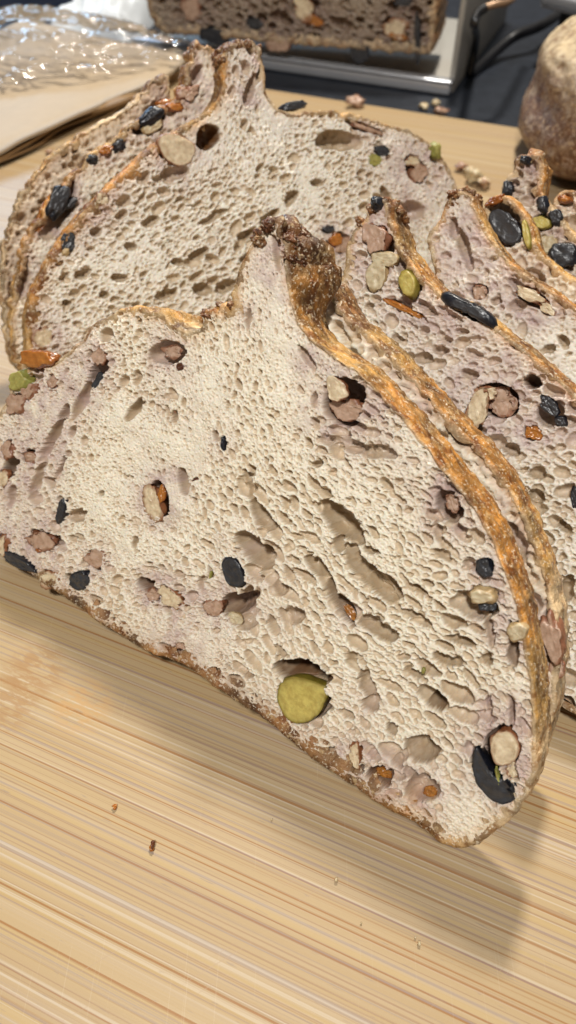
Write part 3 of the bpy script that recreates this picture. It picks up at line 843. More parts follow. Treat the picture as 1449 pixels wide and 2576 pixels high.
cr1 = ((690, 560, DARK), (670, 580, DARK), (720, 650, BROWN), (730, 740, GOLD), (850, 890, GOLD2), (1000, 1020, GOLD), (1180, 1250, GOLD), (1300, 1500, GOLD), (1345, 1750, GOLD2), (1345, 1950, PALE), (1230, 2110, PALE),
       (1150, 2130, GOLD2), (1050, 2080, GOLD), (900, 1990, BROWN), (760, 1880, BROWN), (600, 1770, (.24, .105, .035)), (450, 1670, BROWN), (300, 1600, BROWN), (150, 1520, BROWN), (20, 1410, BROWN), (-80, 1300, MAUC), (0, 1050, PALE), (60, 930, GOLD2),
       (150, 910, PALE), (220, 830, MAUC), (300, 780, GOLD2), (400, 785, GOLD2), (480, 840, PALE), (550, 765, GOLD), (585, 760, GOLD2), (600, 680, GOLD2), (635, 610, GOLD))
S1 = make_slice('bread_slice', 'foremost olive and walnut bread slice with a big yellow cheese chunk near its base crust', F1, out1, .0165, .00021, h1, p1, fl1,
           tint=((130, 1000, 110, .6), (60, 1250, 80, .5), (880, 1000, 110, .7), (900, 1100, 80, .3), (1130, 1290, 90, .6), (1290, 1850, 90, .7), (480, 1620, 110, .45), (680, 700, 70, .6), (950, 1960, 110, .5), (1240, 1500, 80, .4), (620, 1400, 90, .3)),
           crust=cr1, seed=1, pmul=.86, pdep=.9, flap=((728, 690, 60, .0065), (716, 620, 40, .003)), lipz=((690, 560, .9), (850, 890, .5), (1100, 1160, .5), (1300, 1500, .5), (1345, 1750, .5), (1345, 1900, .8), (1180, 2130, 1.4), (1000, 2050, 2.2), (760, 1880, 2.4), (600, 1770, 2.4), (450, 1670, 2.0), (300, 1600, 2.2), (150, 1520, 1.8), (20, 1410, 1.3), (-50, 1200, .8), (200, 850, .8), (450, 800, 1.2)), ragged=((690, 560, 70, .0016), (560, 770, 50, .0012), (420, 790, 90, .0008), (60, 950, 80, .001)), group='slices of the right-hand half of the loaf', mauve_amt=.42)
GR = 'slices of the right-hand half of the loaf'
DK = (.15, .052, .016); DK2 = (.24, .10, .03)
blisters(F1, S1, edge_pts(F1, [(648, 592), (656, 574), (672, 564), (690, 562), (708, 578), (716, 610), (718, 640), (722, 668)], -.0005, -.016, 44, .0011, .0024, 3), DK)
blisters(F1, S1, [(650, 600, -.001, .0022), (724, 655, -.006, .0018), (735, 700, -.009, .002), (520, 792, -.002, .0022), (548, 775, -.004, .0024), (575, 770, -.002, .0017)], DK2, seed=9)
# ------------------------------------------------------------------ slice 2 (only its crust band shows)
F2 = Frame(*B1, .0235)
out2 = [(780, 720), (800, 700), (822, 712), (840, 740), (856, 775), (882, 806), (925, 838), (975, 880), (1035, 945), (1090, 1010), (1150, 1070), (1210, 1130), (1265, 1200), (1315, 1280),
        (1350, 1370), (1378, 1450), (1398, 1540), (1405, 1640), (1398, 1740), (1385, 1830), (1368, 1880), (1340, 1940), (1290, 1975), (1200, 2010), (1080, 1960), (800, 1800), (560, 1640), (300, 1500), (120, 1380), (60, 1300),
        (80, 1180), (180, 1050), (330, 920), (480, 850), (600, 830), (690, 790), (740, 760)]
cr2 = ((800, 700, BROWN), (850, 740, BROWN), (870, 790, BROWN), (950, 860, GOLD2), (1100, 1010, GOLD), (1260, 1190, GOLD), (1350, 1370, GOLD2), (1400, 1550, PALE), (1390, 1800, PALE), (1300, 1970, PALE), (800, 1800, BROWN), (100, 1200, PALE), (500, 840, PALE))
make_slice('bread_slice', 'second bread slice from the front, showing mostly its golden crust band', F2, out2, .015, .0007,
           [(1000, 1020, 20, 90, -40, 4, .8), (1300, 1370, 18, 60, -20, 6, .8), (1385, 1600, 16, 90, -5, 8, .9)], [('pink', 1392, 1600, 26, 62, -10, dict(top=.0012)), ('pink', 1400, 1680, 20, 24, 0, dict(top=-.001))],
           ((900, 1200, 45, 1.6, 1.2),), crust=cr2, seed=2, group=GR, mauve_amt=1.3, wave=.0006, jag=.0004)
# ------------------------------------------------------------------ slice 3
F3 = Frame(*B1, .052)
out3 = [(925, 535), (945, 508), (975, 515), (988, 560), (995, 600), (1020, 640), (1060, 690), (1105, 740), (1160, 762), (1215, 795), (1260, 835), (1320, 880), (1385, 935), (1449, 995),
        (1520, 1060), (1600, 1160), (1650, 1290), (1680, 1420), (1690, 1560), (1680, 1700), (1640, 1800), (1580, 1850), (1500, 1835), (1440, 1800), (1380, 1765), (1250, 1660), (1050, 1500), (850, 1350), (700, 1220), (660, 1120), (680, 1000), (760, 860),
        (840, 760), (865, 690), (868, 640), (885, 590)]
h3 = [(880, 400, 1, 1, 0, 1), (1060, 770, 50, 10, 33, 4, .8), (1130, 790, 40, 8, 25, 3, .9), (1250, 1010, 60, 44, 15, 6, 1.0, .4), (1190, 1050, 26, 50, 10, 7, .9), (1340, 960, 24, 18, 20, 9, 0, .6), (1350, 1190, 26, 17, 5, 4), (1220, 1245, 40, 20, 10, 5),
      (1345, 1250, 22, 16, 20, 6), (1105, 880, 22, 11, 0, 4), (1180, 940, 26, 12, 5, 4), (1060, 900, 26, 14, 0, 3), (1280, 1130, 26, 16, 20, 4), (1380, 1040, 30, 34, 40, 5, .8), (1300, 870, 22, 10, 20, 4), (1010, 660, 20, 30, 0, 4, .7), (960, 620, 30, 40, 0, 5, .7),
      (1420, 1330, 22, 14, 30, 4), (1430, 1480, 20, 34, 0, 6), (1340, 1340, 20, 14, 0, 4), (1070, 980, 20, 10, 10, 3), (1000, 850, 14, 8, 0, 3), (930, 770, 12, 9, 0, 3), (1160, 830, 20, 8, 0, 3)]
p3 = [('pink', 945, 600, 30, 38, 5, dict(top=.0008)), ('cream', 948, 690, 26, 44, 8, dict(top=.0006)), ('cream', 965, 650, 36, 18, 5, dict(top=.0004)), ('cheese', 1028, 715, 22, 38, -15, dict(top=.0014)), ('fruit', 1015, 775, 58, 8, 25, dict(top=-.0002)),
      ('olive', 1182, 778, 70, 18, 28, dict(top=.0022, thick=.0035, poly=[(1105, 733), (1130, 730), (1172, 758), (1212, 772), (1250, 800), (1254, 832), (1228, 826), (1190, 792), (1150, 776), (1108, 764)])), ('nut', 1200, 1030, 26, 46, 10, dict(top=-.0004)), ('nut', 1220, 990, 30, 18, 0, dict(top=-.001)), ('pink', 1255, 1010, 40, 36, 0, dict(top=-.003)),
      ('olive', 1380, 1020, 34, 16, 45, dict(top=.0004)), ('olive', 1410, 1060, 16, 14, 0, dict(top=.0004)), ('fruit', 1340, 1090, 24, 18, 20, dict(top=-.0006)), ('fruit', 1430, 1060, 20, 14, 30, dict(top=-.003)), ('olive', 1445, 1250, 10, 26, 0, dict(top=.0002)), ('olive', 948, 512, 14, 16, 0, dict(top=.0028, thick=.004))]
cr3 = ((950, 510, DARK), (985, 550, BROWN), (1000, 620, GOLD2), (1060, 690, GOLD), (1200, 780, GOLD2), (1320, 880, GOLD), (1449, 990, GOLD), (1600, 1200, GOLD), (1680, 1600, PALE), (1440, 1800, BROWN), (1000, 1450, BROWN), (870, 650, GOLD2), (890, 580, GOLD))
S3_ = make_slice('bread_slice', 'third bread slice, its crust band topped by a long torn black olive', F3, out3, .0165, .0003, h3[1:], p3, ((1100, 900, 10, 1.5, 1.05), (1350, 1200, 10, 1.4, 1.15), (1000, 800, 30, 1.4, .85)),
           tint=((1150, 860, 140, .4), (960, 640, 110, .7), (1260, 1000, 110, .6), (1380, 1030, 90, .6), (1060, 780, 100, .6)), crust=cr3, seed=3, ragged=((950, 520, 60, .0012),), group=GR, mauve_amt=.5, base=(.84, .78, .68), pmul=.9, pdep=.8)
# ------------------------------------------------------------------ slice 4
F4 = Frame(*B1, .083)
out4 = [(1120, 505), (1155, 478), (1180, 485), (1196, 520), (1212, 560), (1240, 605), (1275, 655), (1330, 692), (1390, 732), (1449, 775), (1540, 850), (1640, 960), (1720, 1100), (1760, 1260), (1760, 1420), (1720, 1520), (1620, 1500), (1480, 1420), (1300, 1280),
        (1150, 1120), (1060, 980), (1040, 860), (1060, 760), (1095, 690), (1085, 640), (1070, 600), (1092, 570), (1112, 545)]
h4 = [(1140, 570, 12, 30, 0, 3, .8), (1165, 620, 16, 60, -20, 3.5, 1.), (1205, 735, 24, 22, 0, 4, .9), (1305, 770, 22, 14, 0, 4), (1340, 750, 44, 22, 28, 5, .9), (1420, 860, 20, 12, 30, 4), (1300, 720, 30, 12, 35, 4, .8), (1380, 880, 20, 10, 0, 4), (1250, 760, 14, 10, 0, 4)]
p4 = [('pink', 1205, 735, 20, 20, 0, dict(top=-.0006)), ('nut', 1330, 740, 44, 15, 20, dict(top=.0004)), ('nut', 1375, 775, 26, 12, 40, dict(top=.0002))]
cr4 = ((1155, 480, DARK), (1185, 500, BROWN), (1215, 570, GOLD2), (1280, 660, GOLD), (1449, 770, GOLD), (1700, 1100, GOLD), (1500, 1430, BROWN), (1080, 600, PALE), (1110, 540, GOLD))
S4_ = make_slice('bread_slice', 'fourth bread slice with a hollow mauve fold below its ear', F4, out4, .0125, .00036, h4, p4, ((1200, 700, 40, 1.5, 1.0),), tint=((1170, 620, 110, .8), (1330, 740, 120, .5)), crust=cr4, seed=4, ground=True, group=GR, mauve_amt=.4, base=(.84, .78, .68), pmul=.8, density=.7, pdep=.8)
blisters(F3, S3_, [(938, 522, -.003, .003), (962, 512, -.006, .0034), (975, 530, -.010, .003), (905, 560, -.002, .002)], DK2, seed=20)
blisters(F4, S4_, [(1140, 492, -.002, .0026), (1160, 484, -.005, .003), (1178, 495, -.008, .0026)], DK2, seed=30)
# ------------------------------------------------------------------ slice 5
F5 = Frame(*B1, .0985)
out5 = [(1215, 515), (1245, 490), (1285, 495), (1310, 520), (1335, 560), (1345, 600), (1360, 640), (1400, 672), (1449, 705), (1560, 780), (1660, 900), (1740, 1040), (1780, 1200), (1760, 1340), (1650, 1340), (1500, 1250), (1330, 1100), (1230, 980), (1180, 860), (1190, 740), (1215, 640), (1212, 570)]
p5 = [('olive', 1272, 568, 30, 44, -25, dict(top=.0006, thick=.004, poly=[(1228, 532), (1258, 524), (1298, 556), (1320, 602), (1288, 618), (1255, 602), (1236, 575)])), ('cheese', 1325, 590, 10, 40, -10, dict(top=.0014, thick=.003)), ('fruit', 1245, 505, 28, 11, -25, dict(top=.0018))]
make_slice('bread_slice', 'fifth bread slice with a large dark olive inside its orange ear', F5, out5, .010, .0005, [(1268, 565, 44, 60, -20, 6, .9), (1350, 690, 30, 12, 30, 3, .8)], p5, ((1300, 700, 40, 1.4, 1.0),), crust=((1250, 490, GOLD), (1300, 510, GOLD), (1345, 600, GOLD2), (1449, 705, GOLD2), (1700, 1000, GOLD), (1212, 570, GOLD2), (1400, 1200, BROWN)),
           seed=5, ground=True, group=GR, mauve_amt=.9)
# ------------------------------------------------------------------ slice 6
F6 = Frame(*B1, .117)
out6 = [(1275, 440), (1300, 410), (1330, 395), (1358, 388), (1366, 440), (1360, 490), (1385, 520), (1420, 560), (1449, 590), (1540, 660), (1650, 780), (1740, 940), (1780, 1100), (1740, 1220), (1620, 1180), (1450, 1050), (1330, 900), (1275, 780), (1280, 660), (1300, 580), (1275, 530), (1262, 480)]
p6 = [('olive', 1278, 475, 14, 20, 0, dict(top=.0012)), ('olive', 1365, 515, 16, 24, 0, dict(top=.0016)), ('olive', 1398, 545, 16, 22, -20, dict(top=.001)), ('cheese', 1362, 560, 24, 16, 10, dict(top=.0006)), ('olive', 1415, 640, 36, 30, 10, dict(top=.0016)), ('cream', 1370, 615, 30, 24, 0, dict(top=.0002)), ('olive', 1322, 402, 14, 12, 0, dict(top=.0024, thick=.003))]
make_slice('bread_slice', 'sixth bread slice, tall torn ear with a blue-black olive on its tip', F6, out6, .0125, .0005, [(1340, 480, 12, 20, 0, 3)], p6, ((1350, 600, 40, 1.4, 1.0),), crust=((1330, 392, BROWN), (1360, 400, GOLD), (1364, 470, GOLD), (1400, 540, PALE), (1270, 470, PALE), (1449, 590, GOLD2), (1700, 1000, GOLD)),
           seed=6, ground=True, ragged=((1330, 400, 60, .0015),), group=GR, mauve_amt=.9, base=(.66, .58, .48))
F7 = Frame(*B1, .136)
out7 = [(1395, 495), (1420, 478), (1455, 480), (1490, 520), (1560, 590), (1660, 700), (1740, 840), (1780, 1000), (1700, 1080), (1560, 980), (1420, 820), (1380, 700), (1390, 600), (1385, 540)]
make_slice('bread_slice', 'hindmost bread slice at the right edge, crumbly orange crust top', F7, out7, .012, .0006, [], [('fruit', 1420, 500, 20, 10, 0, dict(top=.001))], ((1350, 600, 40, 1.4, 1.0),), crust=((1420, 480, GOLD), (1490, 520, GOLD), (1385, 540, GOLD2), (1700, 900, GOLD)), seed=7, ground=True, group=GR, mauve_amt=.9)
# ------------------------------------------------------------------ far-left half of the loaf
BA = ((45, 430), (490, 290), .008, 64)
GL = 'slices of the left-hand half of the loaf'
FA = Frame(*BA, 0.0)
outA = [(118, 1020), (75, 950), (68, 880), (64, 820), (76, 750), (104, 690), (145, 615), (205, 540), (285, 458), (365, 385), (430, 335), (500, 298), (535, 275), (560, 225), (563, 160), (572, 112), (612, 103), (652, 108), (658, 150), (668, 180), (665, 225), (688, 268),
        (735, 292), (800, 280), (860, 285), (935, 300), (1010, 322), (1080, 352), (1118, 400), (1140, 445), (1160, 500), (1180, 570), (1200, 680), (1180, 780), (1100, 850), (900, 930), (600, 1010), (350, 1090), (200, 1110)]
hA = [(525, 345, 36, 28, -30, 10, .1, .95), (440, 435, 40, 16, -10, 4), (855, 355, 60, 26, 0, 4), (210, 690, 24, 12, -20, 4), (245, 580, 16, 14, 0, 3), (380, 560, 24, 12, -25, 3), (500, 640, 30, 14, -30, 3), (620, 590, 26, 12, -30, 3), (680, 545, 30, 10, -40, 3), (735, 500, 14, 24, 30, 3),
      (300, 700, 20, 12, 0, 3), (420, 740, 30, 12, -15, 3.5), (570, 720, 30, 16, -25, 4), (330, 620, 18, 11, 0, 3), (170, 765, 12, 8, 0, 5), (860, 600, 20, 14, 0, 3), (1040, 530, 30, 26, 20, 4, .6), (975, 500, 12, 30, -20, 3), (1050, 430, 26, 34, -20, 4, .9), (915, 320, 50, 10, 20, 4),
      (510, 730, 26, 18, 0, 5), (800, 460, 20, 10, 0, 3), (660, 180, 10, 40, 20, 3, .9), (630, 230, 14, 44, 20, 2.5, .9), (540, 545, 40, 9, -25, 3), (640, 640, 40, 12, -28, 4), (450, 660, 20, 10, 0, 3), (260, 740, 14, 10, 0, 3), (160, 700, 14, 8, -30, 3)]
pA = [('nut', 440, 374, 44, 36, 15, dict(top=.0006, poly=[(392, 345), (425, 333), (472, 345), (494, 370), (480, 408), (445, 420), (408, 396)])), ('nut', 258, 500, 17, 17, 0), ('pink', 235, 520, 20, 14, -20, dict(top=-.0006)), ('olive', 172, 610, 16, 28, 15, dict(top=.0002)), ('cream', 165, 632, 12, 12, 0, dict(top=.0014)), ('nut', 108, 852, 26, 26, 0), ('pink', 85, 850, 18, 26, 0, dict(top=-.0006)),
      ('olive', 960, 380, 20, 13, 10, dict(top=.0004)), ('green', 945, 402, 18, 14, 10), ('green', 1098, 380, 13, 22, -10, dict(top=.0016)), ('nut', 1040, 405, 20, 14, 0), ('pink', 1055, 440, 20, 24, 0), ('pink', 925, 325, 40, 6, 20, dict(top=.0002)), ('olive', 828, 577, 16, 8, 0, dict(top=.0002)), ('fruit', 845, 605, 16, 16, 0, dict(top=.0006)), ('pink', 870, 620, 26, 20, 0)]
crA = ((68, 880, GOLD2), (104, 690, GOLD), (205, 540, GOLD), (365, 385, GOLD), (500, 295, GOLD2), (560, 200, GOLD), (580, 110, BROWN), (640, 106, BROWN), (662, 180, GOLD), (690, 270, PALE), (800, 280, GOLD2), (935, 300, GOLD2), (1080, 352, PALE), (1160, 500, MAUC), (1180, 700, PALE), (600, 1000, BROWN))
SA_ = make_slice('bread_slice', 'wide cream bread slice at the back with a walnut half beside a dark hole', FA, outA, .012, .00034, hA, pA, ((500, 650, -28, 1.8, 1.2), (300, 750, -15, 1.5, 1.2), (800, 450, -15, 1.5, 1.0), (900, 600, 20, 1.6, 1.1), (1050, 500, 50, 1.5, 1.0), (620, 250, 80, 1.5, .7)),
           tint=((250, 520, 80, .5), (1050, 430, 100, .6), (640, 190, 80, .6), (110, 850, 70, .7), (430, 400, 90, .3)), crust=crA, seed=8, lipz=((500, 300, 1.7), (100, 700, 1.7), (700, 270, .8), (1100, 400, .8), (600, 1000, 1)), ragged=((610, 110, 70, .0016), (850, 290, 150, .0008)), group=GL, mauve_amt=.35, base=(.93, .88, .77), pmul=.85, density=.8, pdep=.75)
blisters(FA, SA_, edge_pts(FA, [(566, 150), (572, 118), (610, 106), (650, 110), (656, 140)], -.0003, -.0115, 22, .0014, .0028, 5), DK2, seed=40)
FB = Frame(*BA, .0185)
outB = [(90, 1000), (45, 930), (32, 850), (28, 770), (40, 690), (62, 620), (98, 545), (150, 470), (215, 405), (285, 350), (345, 305), (400, 280), (440, 255), (462, 200), (482, 140), (492, 108), (520, 120), (545, 150), (560, 230), (600, 290), (760, 330), (940, 350), (1080, 420), (1150, 520), (1150, 700), (1000, 820), (600, 920), (300, 1010)]
pB = [('olive', 378, 296, 38, 20, -35, dict(top=.0026, thick=.004)), ('cream', 385, 318, 30, 14, -30, dict(top=.001)), ('olive', 300, 366, 20, 16, -30, dict(top=.0012)), ('olive', 232, 400, 16, 13, 0, dict(top=.0012)), ('fruit', 268, 378, 18, 12, -20, dict(top=.0006)), ('olive', 145, 510, 24, 48, 22, dict(top=.0022, thick=.005)),
      ('olive', 178, 512, 22, 10, -45, dict(top=.001)), ('fruit', 108, 545, 12, 50, 20, dict(top=-.002)), ('olive', 738, 268, 30, 12, -10, dict(top=.0014, thick=.003)), ('pink', 475, 235, 26, 20, -20, dict(top=.001)), ('fruit', 440, 270, 24, 12, 0, dict(top=.001))]
make_slice('bread_slice', 'narrow glimpse of a bread slice holding black olives, behind the wide cream slice', FB, outB, .010, .0006, [(145, 520, 34, 90, 25, 7, .5), (375, 305, 50, 26, -35, 5, .5), (490, 190, 14, 34, 30, 6, .8), (60, 700, 12, 60, 15, 5, .8)], pB, ((300, 400, -40, 1.3, .8),),
           crust=((32, 850, GOLD2), (98, 545, GOLD), (285, 350, GOLD2), (440, 250, GOLD), (495, 110, BROWN), (545, 160, GOLD), (1000, 400, PALE), (600, 900, BROWN)), seed=9, ragged=((495, 110, 60, .0015),), group=GL, mauve_amt=1.2, jag=.0012)
FC = Frame(*BA, .0345)
outC = [(70, 960), (20, 900), (8, 800), (2, 700), (10, 620), (30, 545), (62, 475), (108, 415), (170, 360), (240, 318), (305, 275), (355, 240), (385, 200), (405, 182), (428, 190), (425, 240), (470, 300), (700, 350), (950, 420), (1080, 520), (1100, 680), (900, 800), (500, 900), (250, 980)]
make_slice('bread_slice', 'hindmost slice on the left with a pale floury crust arc', FC, outC, .012, .0007, [], [('fruit', 415, 262, 22, 12, 0, dict(top=.001))], ((300, 400, -40, 1.3, .8),), crust=((8, 800, PALE), (30, 545, PALE), (108, 415, GOLD2), (305, 275, PALE), (410, 185, BROWN), (950, 420, PALE), (500, 900, BROWN)),
           seed=10, group=GL, mauve_amt=1.0, base=(.66, .55, .42), jag=.001)

# ------------------------------------------------------------------ the board and the worktop
e0 = onz(288, 91.4, 0.0); e1 = onz(524.6, 132.2, 0.0)
gd = (e1 - e0) / np.linalg.norm(e1 - e0)          # grain and long edge run together
ga = R(-22.9); gd = np.array([math.cos(ga), math.sin(ga), 0])
pn = np.array([-gd[1], gd[0], 0])
BT = .018
cx = e0 + gd * .05 - pn * .42
print('grain angle', math.degrees(ga), 'edge at', e0, e1)
g0 = onz(0, 850.5); g1 = onz(127, 909); print('bottom grain', math.degrees(math.atan2(*(g1 - g0)[[1, 0]])))
M_BAM = mat_bamboo()
board = rbox('cutting_board', (cx[0], cx[1], -BT / 2), (1.5, .84, BT), M_BAM, None, .003, ga)
tag(board, 'striped pale bamboo cutting board under all the bread slices', 'cutting board')
M_CNT = mat_counter()
wt = rbox('worktop', (0, .6, -BT - .0155), (4.0, 3.4, .03), M_CNT, None, .002)
tag(wt, kind='structure')

ZC = -BT - .0005          # top of the black worktop
sc_ = [onz(485, 122, ZC), onz(505, 98, ZC), onz(528, 70, ZC), onz(548, 46, ZC)]
sv = []
for i, p in enumerate(sc_):
    d = np.array([.7, .7, 0]); wd = .0012 + .0004 * (i % 2)
    sv += [p - np.array([wd, 0, -.0006]), p + np.array([wd, 0, .0006])]
M_CHALK = mat_simple('chalk_mark', (.20, .24, .31), .7)
npmesh('scratch', np.array(sv), np.array([[0, 1, 3, 2], [2, 3, 5, 4], [4, 5, 7, 6]]), M_CHALK, wt)

# ------------------------------------------------------------------ metal tin with a thick piece of loaf
M_TIN = mat_simple('dull_tin', (.66, .67, .70), .26, .6, .5, 60, .25, .1)
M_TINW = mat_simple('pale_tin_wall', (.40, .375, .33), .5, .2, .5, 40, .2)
tin = empty('loaf_tin', 'open silver tin with a low shiny front rim holding the thick loaf', 'loaf tin', (0, 0, 0))
a0 = onz(150, 54, ZC); a1 = onz(449, 97, ZC)
td = (a1 - a0) / np.linalg.norm(a1 - a0); tn = np.array([-td[1], td[0], 0]); L = np.linalg.norm(a1 - a0)
ta_ = math.atan2(td[1], td[0])


def tinbox(name, u0, u1, d0, d1, z0, z1, mat, bev=.001):
    c = a0 + td * (u0 + u1) / 2 + tn * (d0 + d1) / 2
    return rbox(name, (c[0], c[1], (z0 + z1) / 2), (abs(u1 - u0), abs(d1 - d0), z1 - z0), mat, tin, bev, ta_)


tinbox('tin_floor', -.02, L - .006, .0062, .22, ZC + .0003, ZC + .0022, M_TINW, .0006)
tinbox('front_wall', -.02, L, 0, .006, ZC + .0003, ZC + .0100, M_TIN, .0022)
tinbox('rim', -.02, L + .001, -.0018, .0085, ZC + .0101, ZC + .0125, M_TIN, .0011)
tinbox('side_wall', L - .004, L + .001, .0087, .24, ZC + .0003, ZC + .105, M_TINW, .0015)
FT = Frame((160, 60), (432, 84), ZC + .004, 86)
outT = [(385, -260), (360, -150), (362, -60), (368, 10), (385, 55), (410, 90), (440, 112), (520, 132), (640, 150), (760, 166), (900, 182), (1000, 192), (1052, 188), (1082, 160), (1095, 90), (1100, 0), (1098, -120), (1080, -240), (900, -300), (600, -310)]
pT = [('nut', 765, 20, 26, 34, -20), ('fruit', 790, 50, 22, 12, 30), ('nut', 995, 70, 34, 26, 10), ('fruit', 1000, 92, 26, 8, 10), ('olive', 1015, 5, 22, 12, 0), ('olive', 905, 135, 24, 22, 0),
      ('olive', 1050, 95, 8, 60, 0), ('olive', 540, 92, 34, 22, 10), ('pink', 480, 20, 24, 30, 0), ('olive', 640, 60, 20, 14, 20), ('pink', 700, 110, 30, 20, 20), ]
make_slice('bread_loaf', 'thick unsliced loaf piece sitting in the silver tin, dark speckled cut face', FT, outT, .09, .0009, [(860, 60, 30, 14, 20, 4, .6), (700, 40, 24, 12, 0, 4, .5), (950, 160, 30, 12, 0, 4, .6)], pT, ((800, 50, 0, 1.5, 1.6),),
           tint=((600, 60, 160, .3), (1050, 60, 60, .5)), crust=((365, 0, BROWN), (600, 140, BROWN), (1000, 190, BROWN), (1090, 100, BROWN), (800, -300, GOLD)), seed=12, cat='bread loaf', mauve_amt=.5, base=(.36, .29, .22), lip=.003, jag=.001)  # crumb base darkened, shade in the tin painted into its colour
# ------------------------------------------------------------------ black wire rack
M_WIRE = mat_simple('black_wire', (.012, .012, .014), .3, 0, .6)
M_COPPER = mat_simple('bronze_wire', (.35, .22, .13), .35, .5, .6)
rack = empty('wire_rack', 'bent black wire rack standing on the dark worktop right of the tin', 'wire rack', (0, 0, 0))
g = onz(470, 74, ZC + .003)
hz = lambda x, y, z: onz(x, y, z)
V, Fq = tube(smooth_path([g, g + [0.002, .005, .03], hz(473, 28, .045), hz(476, 14, .052), hz(486, 7, .056)], 3), .0034, 10)
npmesh('upright', V, Fq, M_WIRE, rack)
V, Fq = tube(smooth_path([hz(486, 7, .056), hz(497, 4, .058), hz(508, 3, .058), hz(518, -6, .06), hz(540, -40, .06)], 3), .0026, 10)
npmesh('handle', V, Fq, M_COPPER, rack)
V, Fq = tube(smooth_path([g, hz(482, 64, ZC + .004), hz(504, 44, ZC + .012), hz(518, 34, ZC + .018), hz(540, 27, ZC + .02), hz(560, 14, ZC + .02), hz(600, -20, ZC + .02)], 3), .0048, 10)
npmesh('crossbar', V, Fq, M_WIRE, rack)
# ------------------------------------------------------------------ shiny tray at the top right corner
tray = empty('baking_tray', 'shiny metal tray corner poking in at the top right of the photo', 'baking tray', (0, 0, 0))
b0 = onz(541, 2, .03); b1 = onz(600, 17, .03); bd = (b1 - b0) / np.linalg.norm(b1 - b0); bn = np.array([-bd[1], bd[0], 0]); ba_ = math.atan2(bd[1], bd[0])
c = b0 + bd * .2 + bn * .15
rbox('tray_floor', (c[0], c[1], .027), (.40, .30, .002), M_TIN, tray, .0008, ba_)
for (cu, cv, su, sv_) in ((.2, .0, .40, .008), (0, .155, .008, .30)):
    c = b0 + bd * cu + bn * cv
    rbox('tray_rim', (c[0], c[1], .034), (su, sv_, .010), M_TIN, tray, .003, ba_)
for (cu, cv) in ((.02, .02), (.38, .02), (.02, .28), (.38, .28)):
    c = b0 + bd * cu + bn * cv
    rbox('foot', (c[0], c[1], (ZC + .0262) / 2), (.012, .012, .0258 - ZC), M_WIRE, tray, .001, ba_)
# ------------------------------------------------------------------ rounded loaf at the right edge
lp = onz(534, 196, 0)
lc = np.array([lp[0] + .088, lp[1] + .050, .044])
nu, nv = 220, 130
la = np.linspace(0, 2 * math.pi, nu, endpoint=False); ph = np.linspace(.001, math.pi - .001, nv)
LA, PH = np.meshgrid(la, ph, indexing='ij')
sp = np.stack([np.sin(PH) * np.cos(LA), np.sin(PH) * np.sin(LA), np.cos(PH)], -1).reshape(-1, 3)
pw_ = lambda a, e: np.sign(a) * np.abs(a) ** e
q = np.stack([pw_(sp[:, 0], .8) * .086, pw_(sp[:, 1], .8) * .075, pw_(sp[:, 2], .75) * .046], 1)
q *= (1 + .05 * fbm3(sp, 1.6, 3, 3) + .012 * fbm3(sp, 9, 8, 3))[:, None]
q[:, 0] -= .022 * np.clip((.0 - q[:, 2]) / .06, 0, 1)
V = q + lc; V[:, 2] = np.maximum(V[:, 2], .001)
zz = np.clip((V[:, 2] - .052) / .02 + .5 * fbm3(sp, 3, 12, 3), 0, 1)[:, None]
fl = np.clip(fbm3(sp, 14, 15, 3), 0, 1)[:, None]
col = np.array((.15, .062, .024)) * (1 - zz) + np.array((.60, .45, .25)) * zz
col = col + (np.array((.66, .58, .46)) - col) * fl * .3
lo = npmesh('bread_loaf', V - lc * [1, 1, 0], grid_faces(nu, nv, True), M_CRUST, None, col)
lo.location = (lc[0], lc[1], 0)
tag(lo, 'uncut rounded loaf at the right edge, pale floury top and dark brown side', 'bread loaf')
# ------------------------------------------------------------------ kraft bag with clear film, top left
M_KRAFT = mat_simple('kraft_paper', (.47, .36, .235), .6, 0, .35, 120, .25, .15)
M_KEDGE = mat_simple('kraft_fold', (.34, .21, .10), .6, 0, .3, 200, .4, .2)
k = N('clear_film'); co = k.coord()
tr = k.n('ShaderNodeBsdfTransparent'); tr.inputs[0].default_value = (.93, .94, .96, 1)
gl = k.n('ShaderNodeBsdfGlossy'); gl.inputs['Roughness'].default_value = .06
bmp = k.n('ShaderNodeBump'); bmp.inputs['Strength'].default_value = .25; bmp.inputs['Distance'].default_value = .001
k.l(k.noise(co, 60, 4, .6, 1.0), bmp.inputs['Height']); k.l(bmp.outputs[0], gl.inputs['Normal'])
fr_ = k.n('ShaderNodeFresnel'); fr_.inputs[0].default_value = 1.5; k.l(bmp.outputs[0], fr_.inputs['Normal'])
mx_ = k.n('ShaderNodeMixShader'); k.l(k.math('ADD', k.math('MULTIPLY', fr_.outputs[0], 0.8, True), .0, True), mx_.inputs[0]); k.l(tr.outputs[0], mx_.inputs[1]); k.l(gl.outputs[0], mx_.inputs[2])
k.l(mx_.outputs[0], k.t.nodes['Material Output'].inputs[0])
M_FILM = k.m
bag = empty('bread_bag', 'flat kraft paper bread bag with a crumpled clear plastic window', 'bread bag', (0, 0, 0))
ZB = .014
c00 = onz(-60, 170, ZB); c10 = onz(192, 58, ZB); far = (c10 - c00); fd = far / np.linalg.norm(far); fn = np.array([-fd[1], fd[0], 0])
Lb = np.linalg.norm(far)
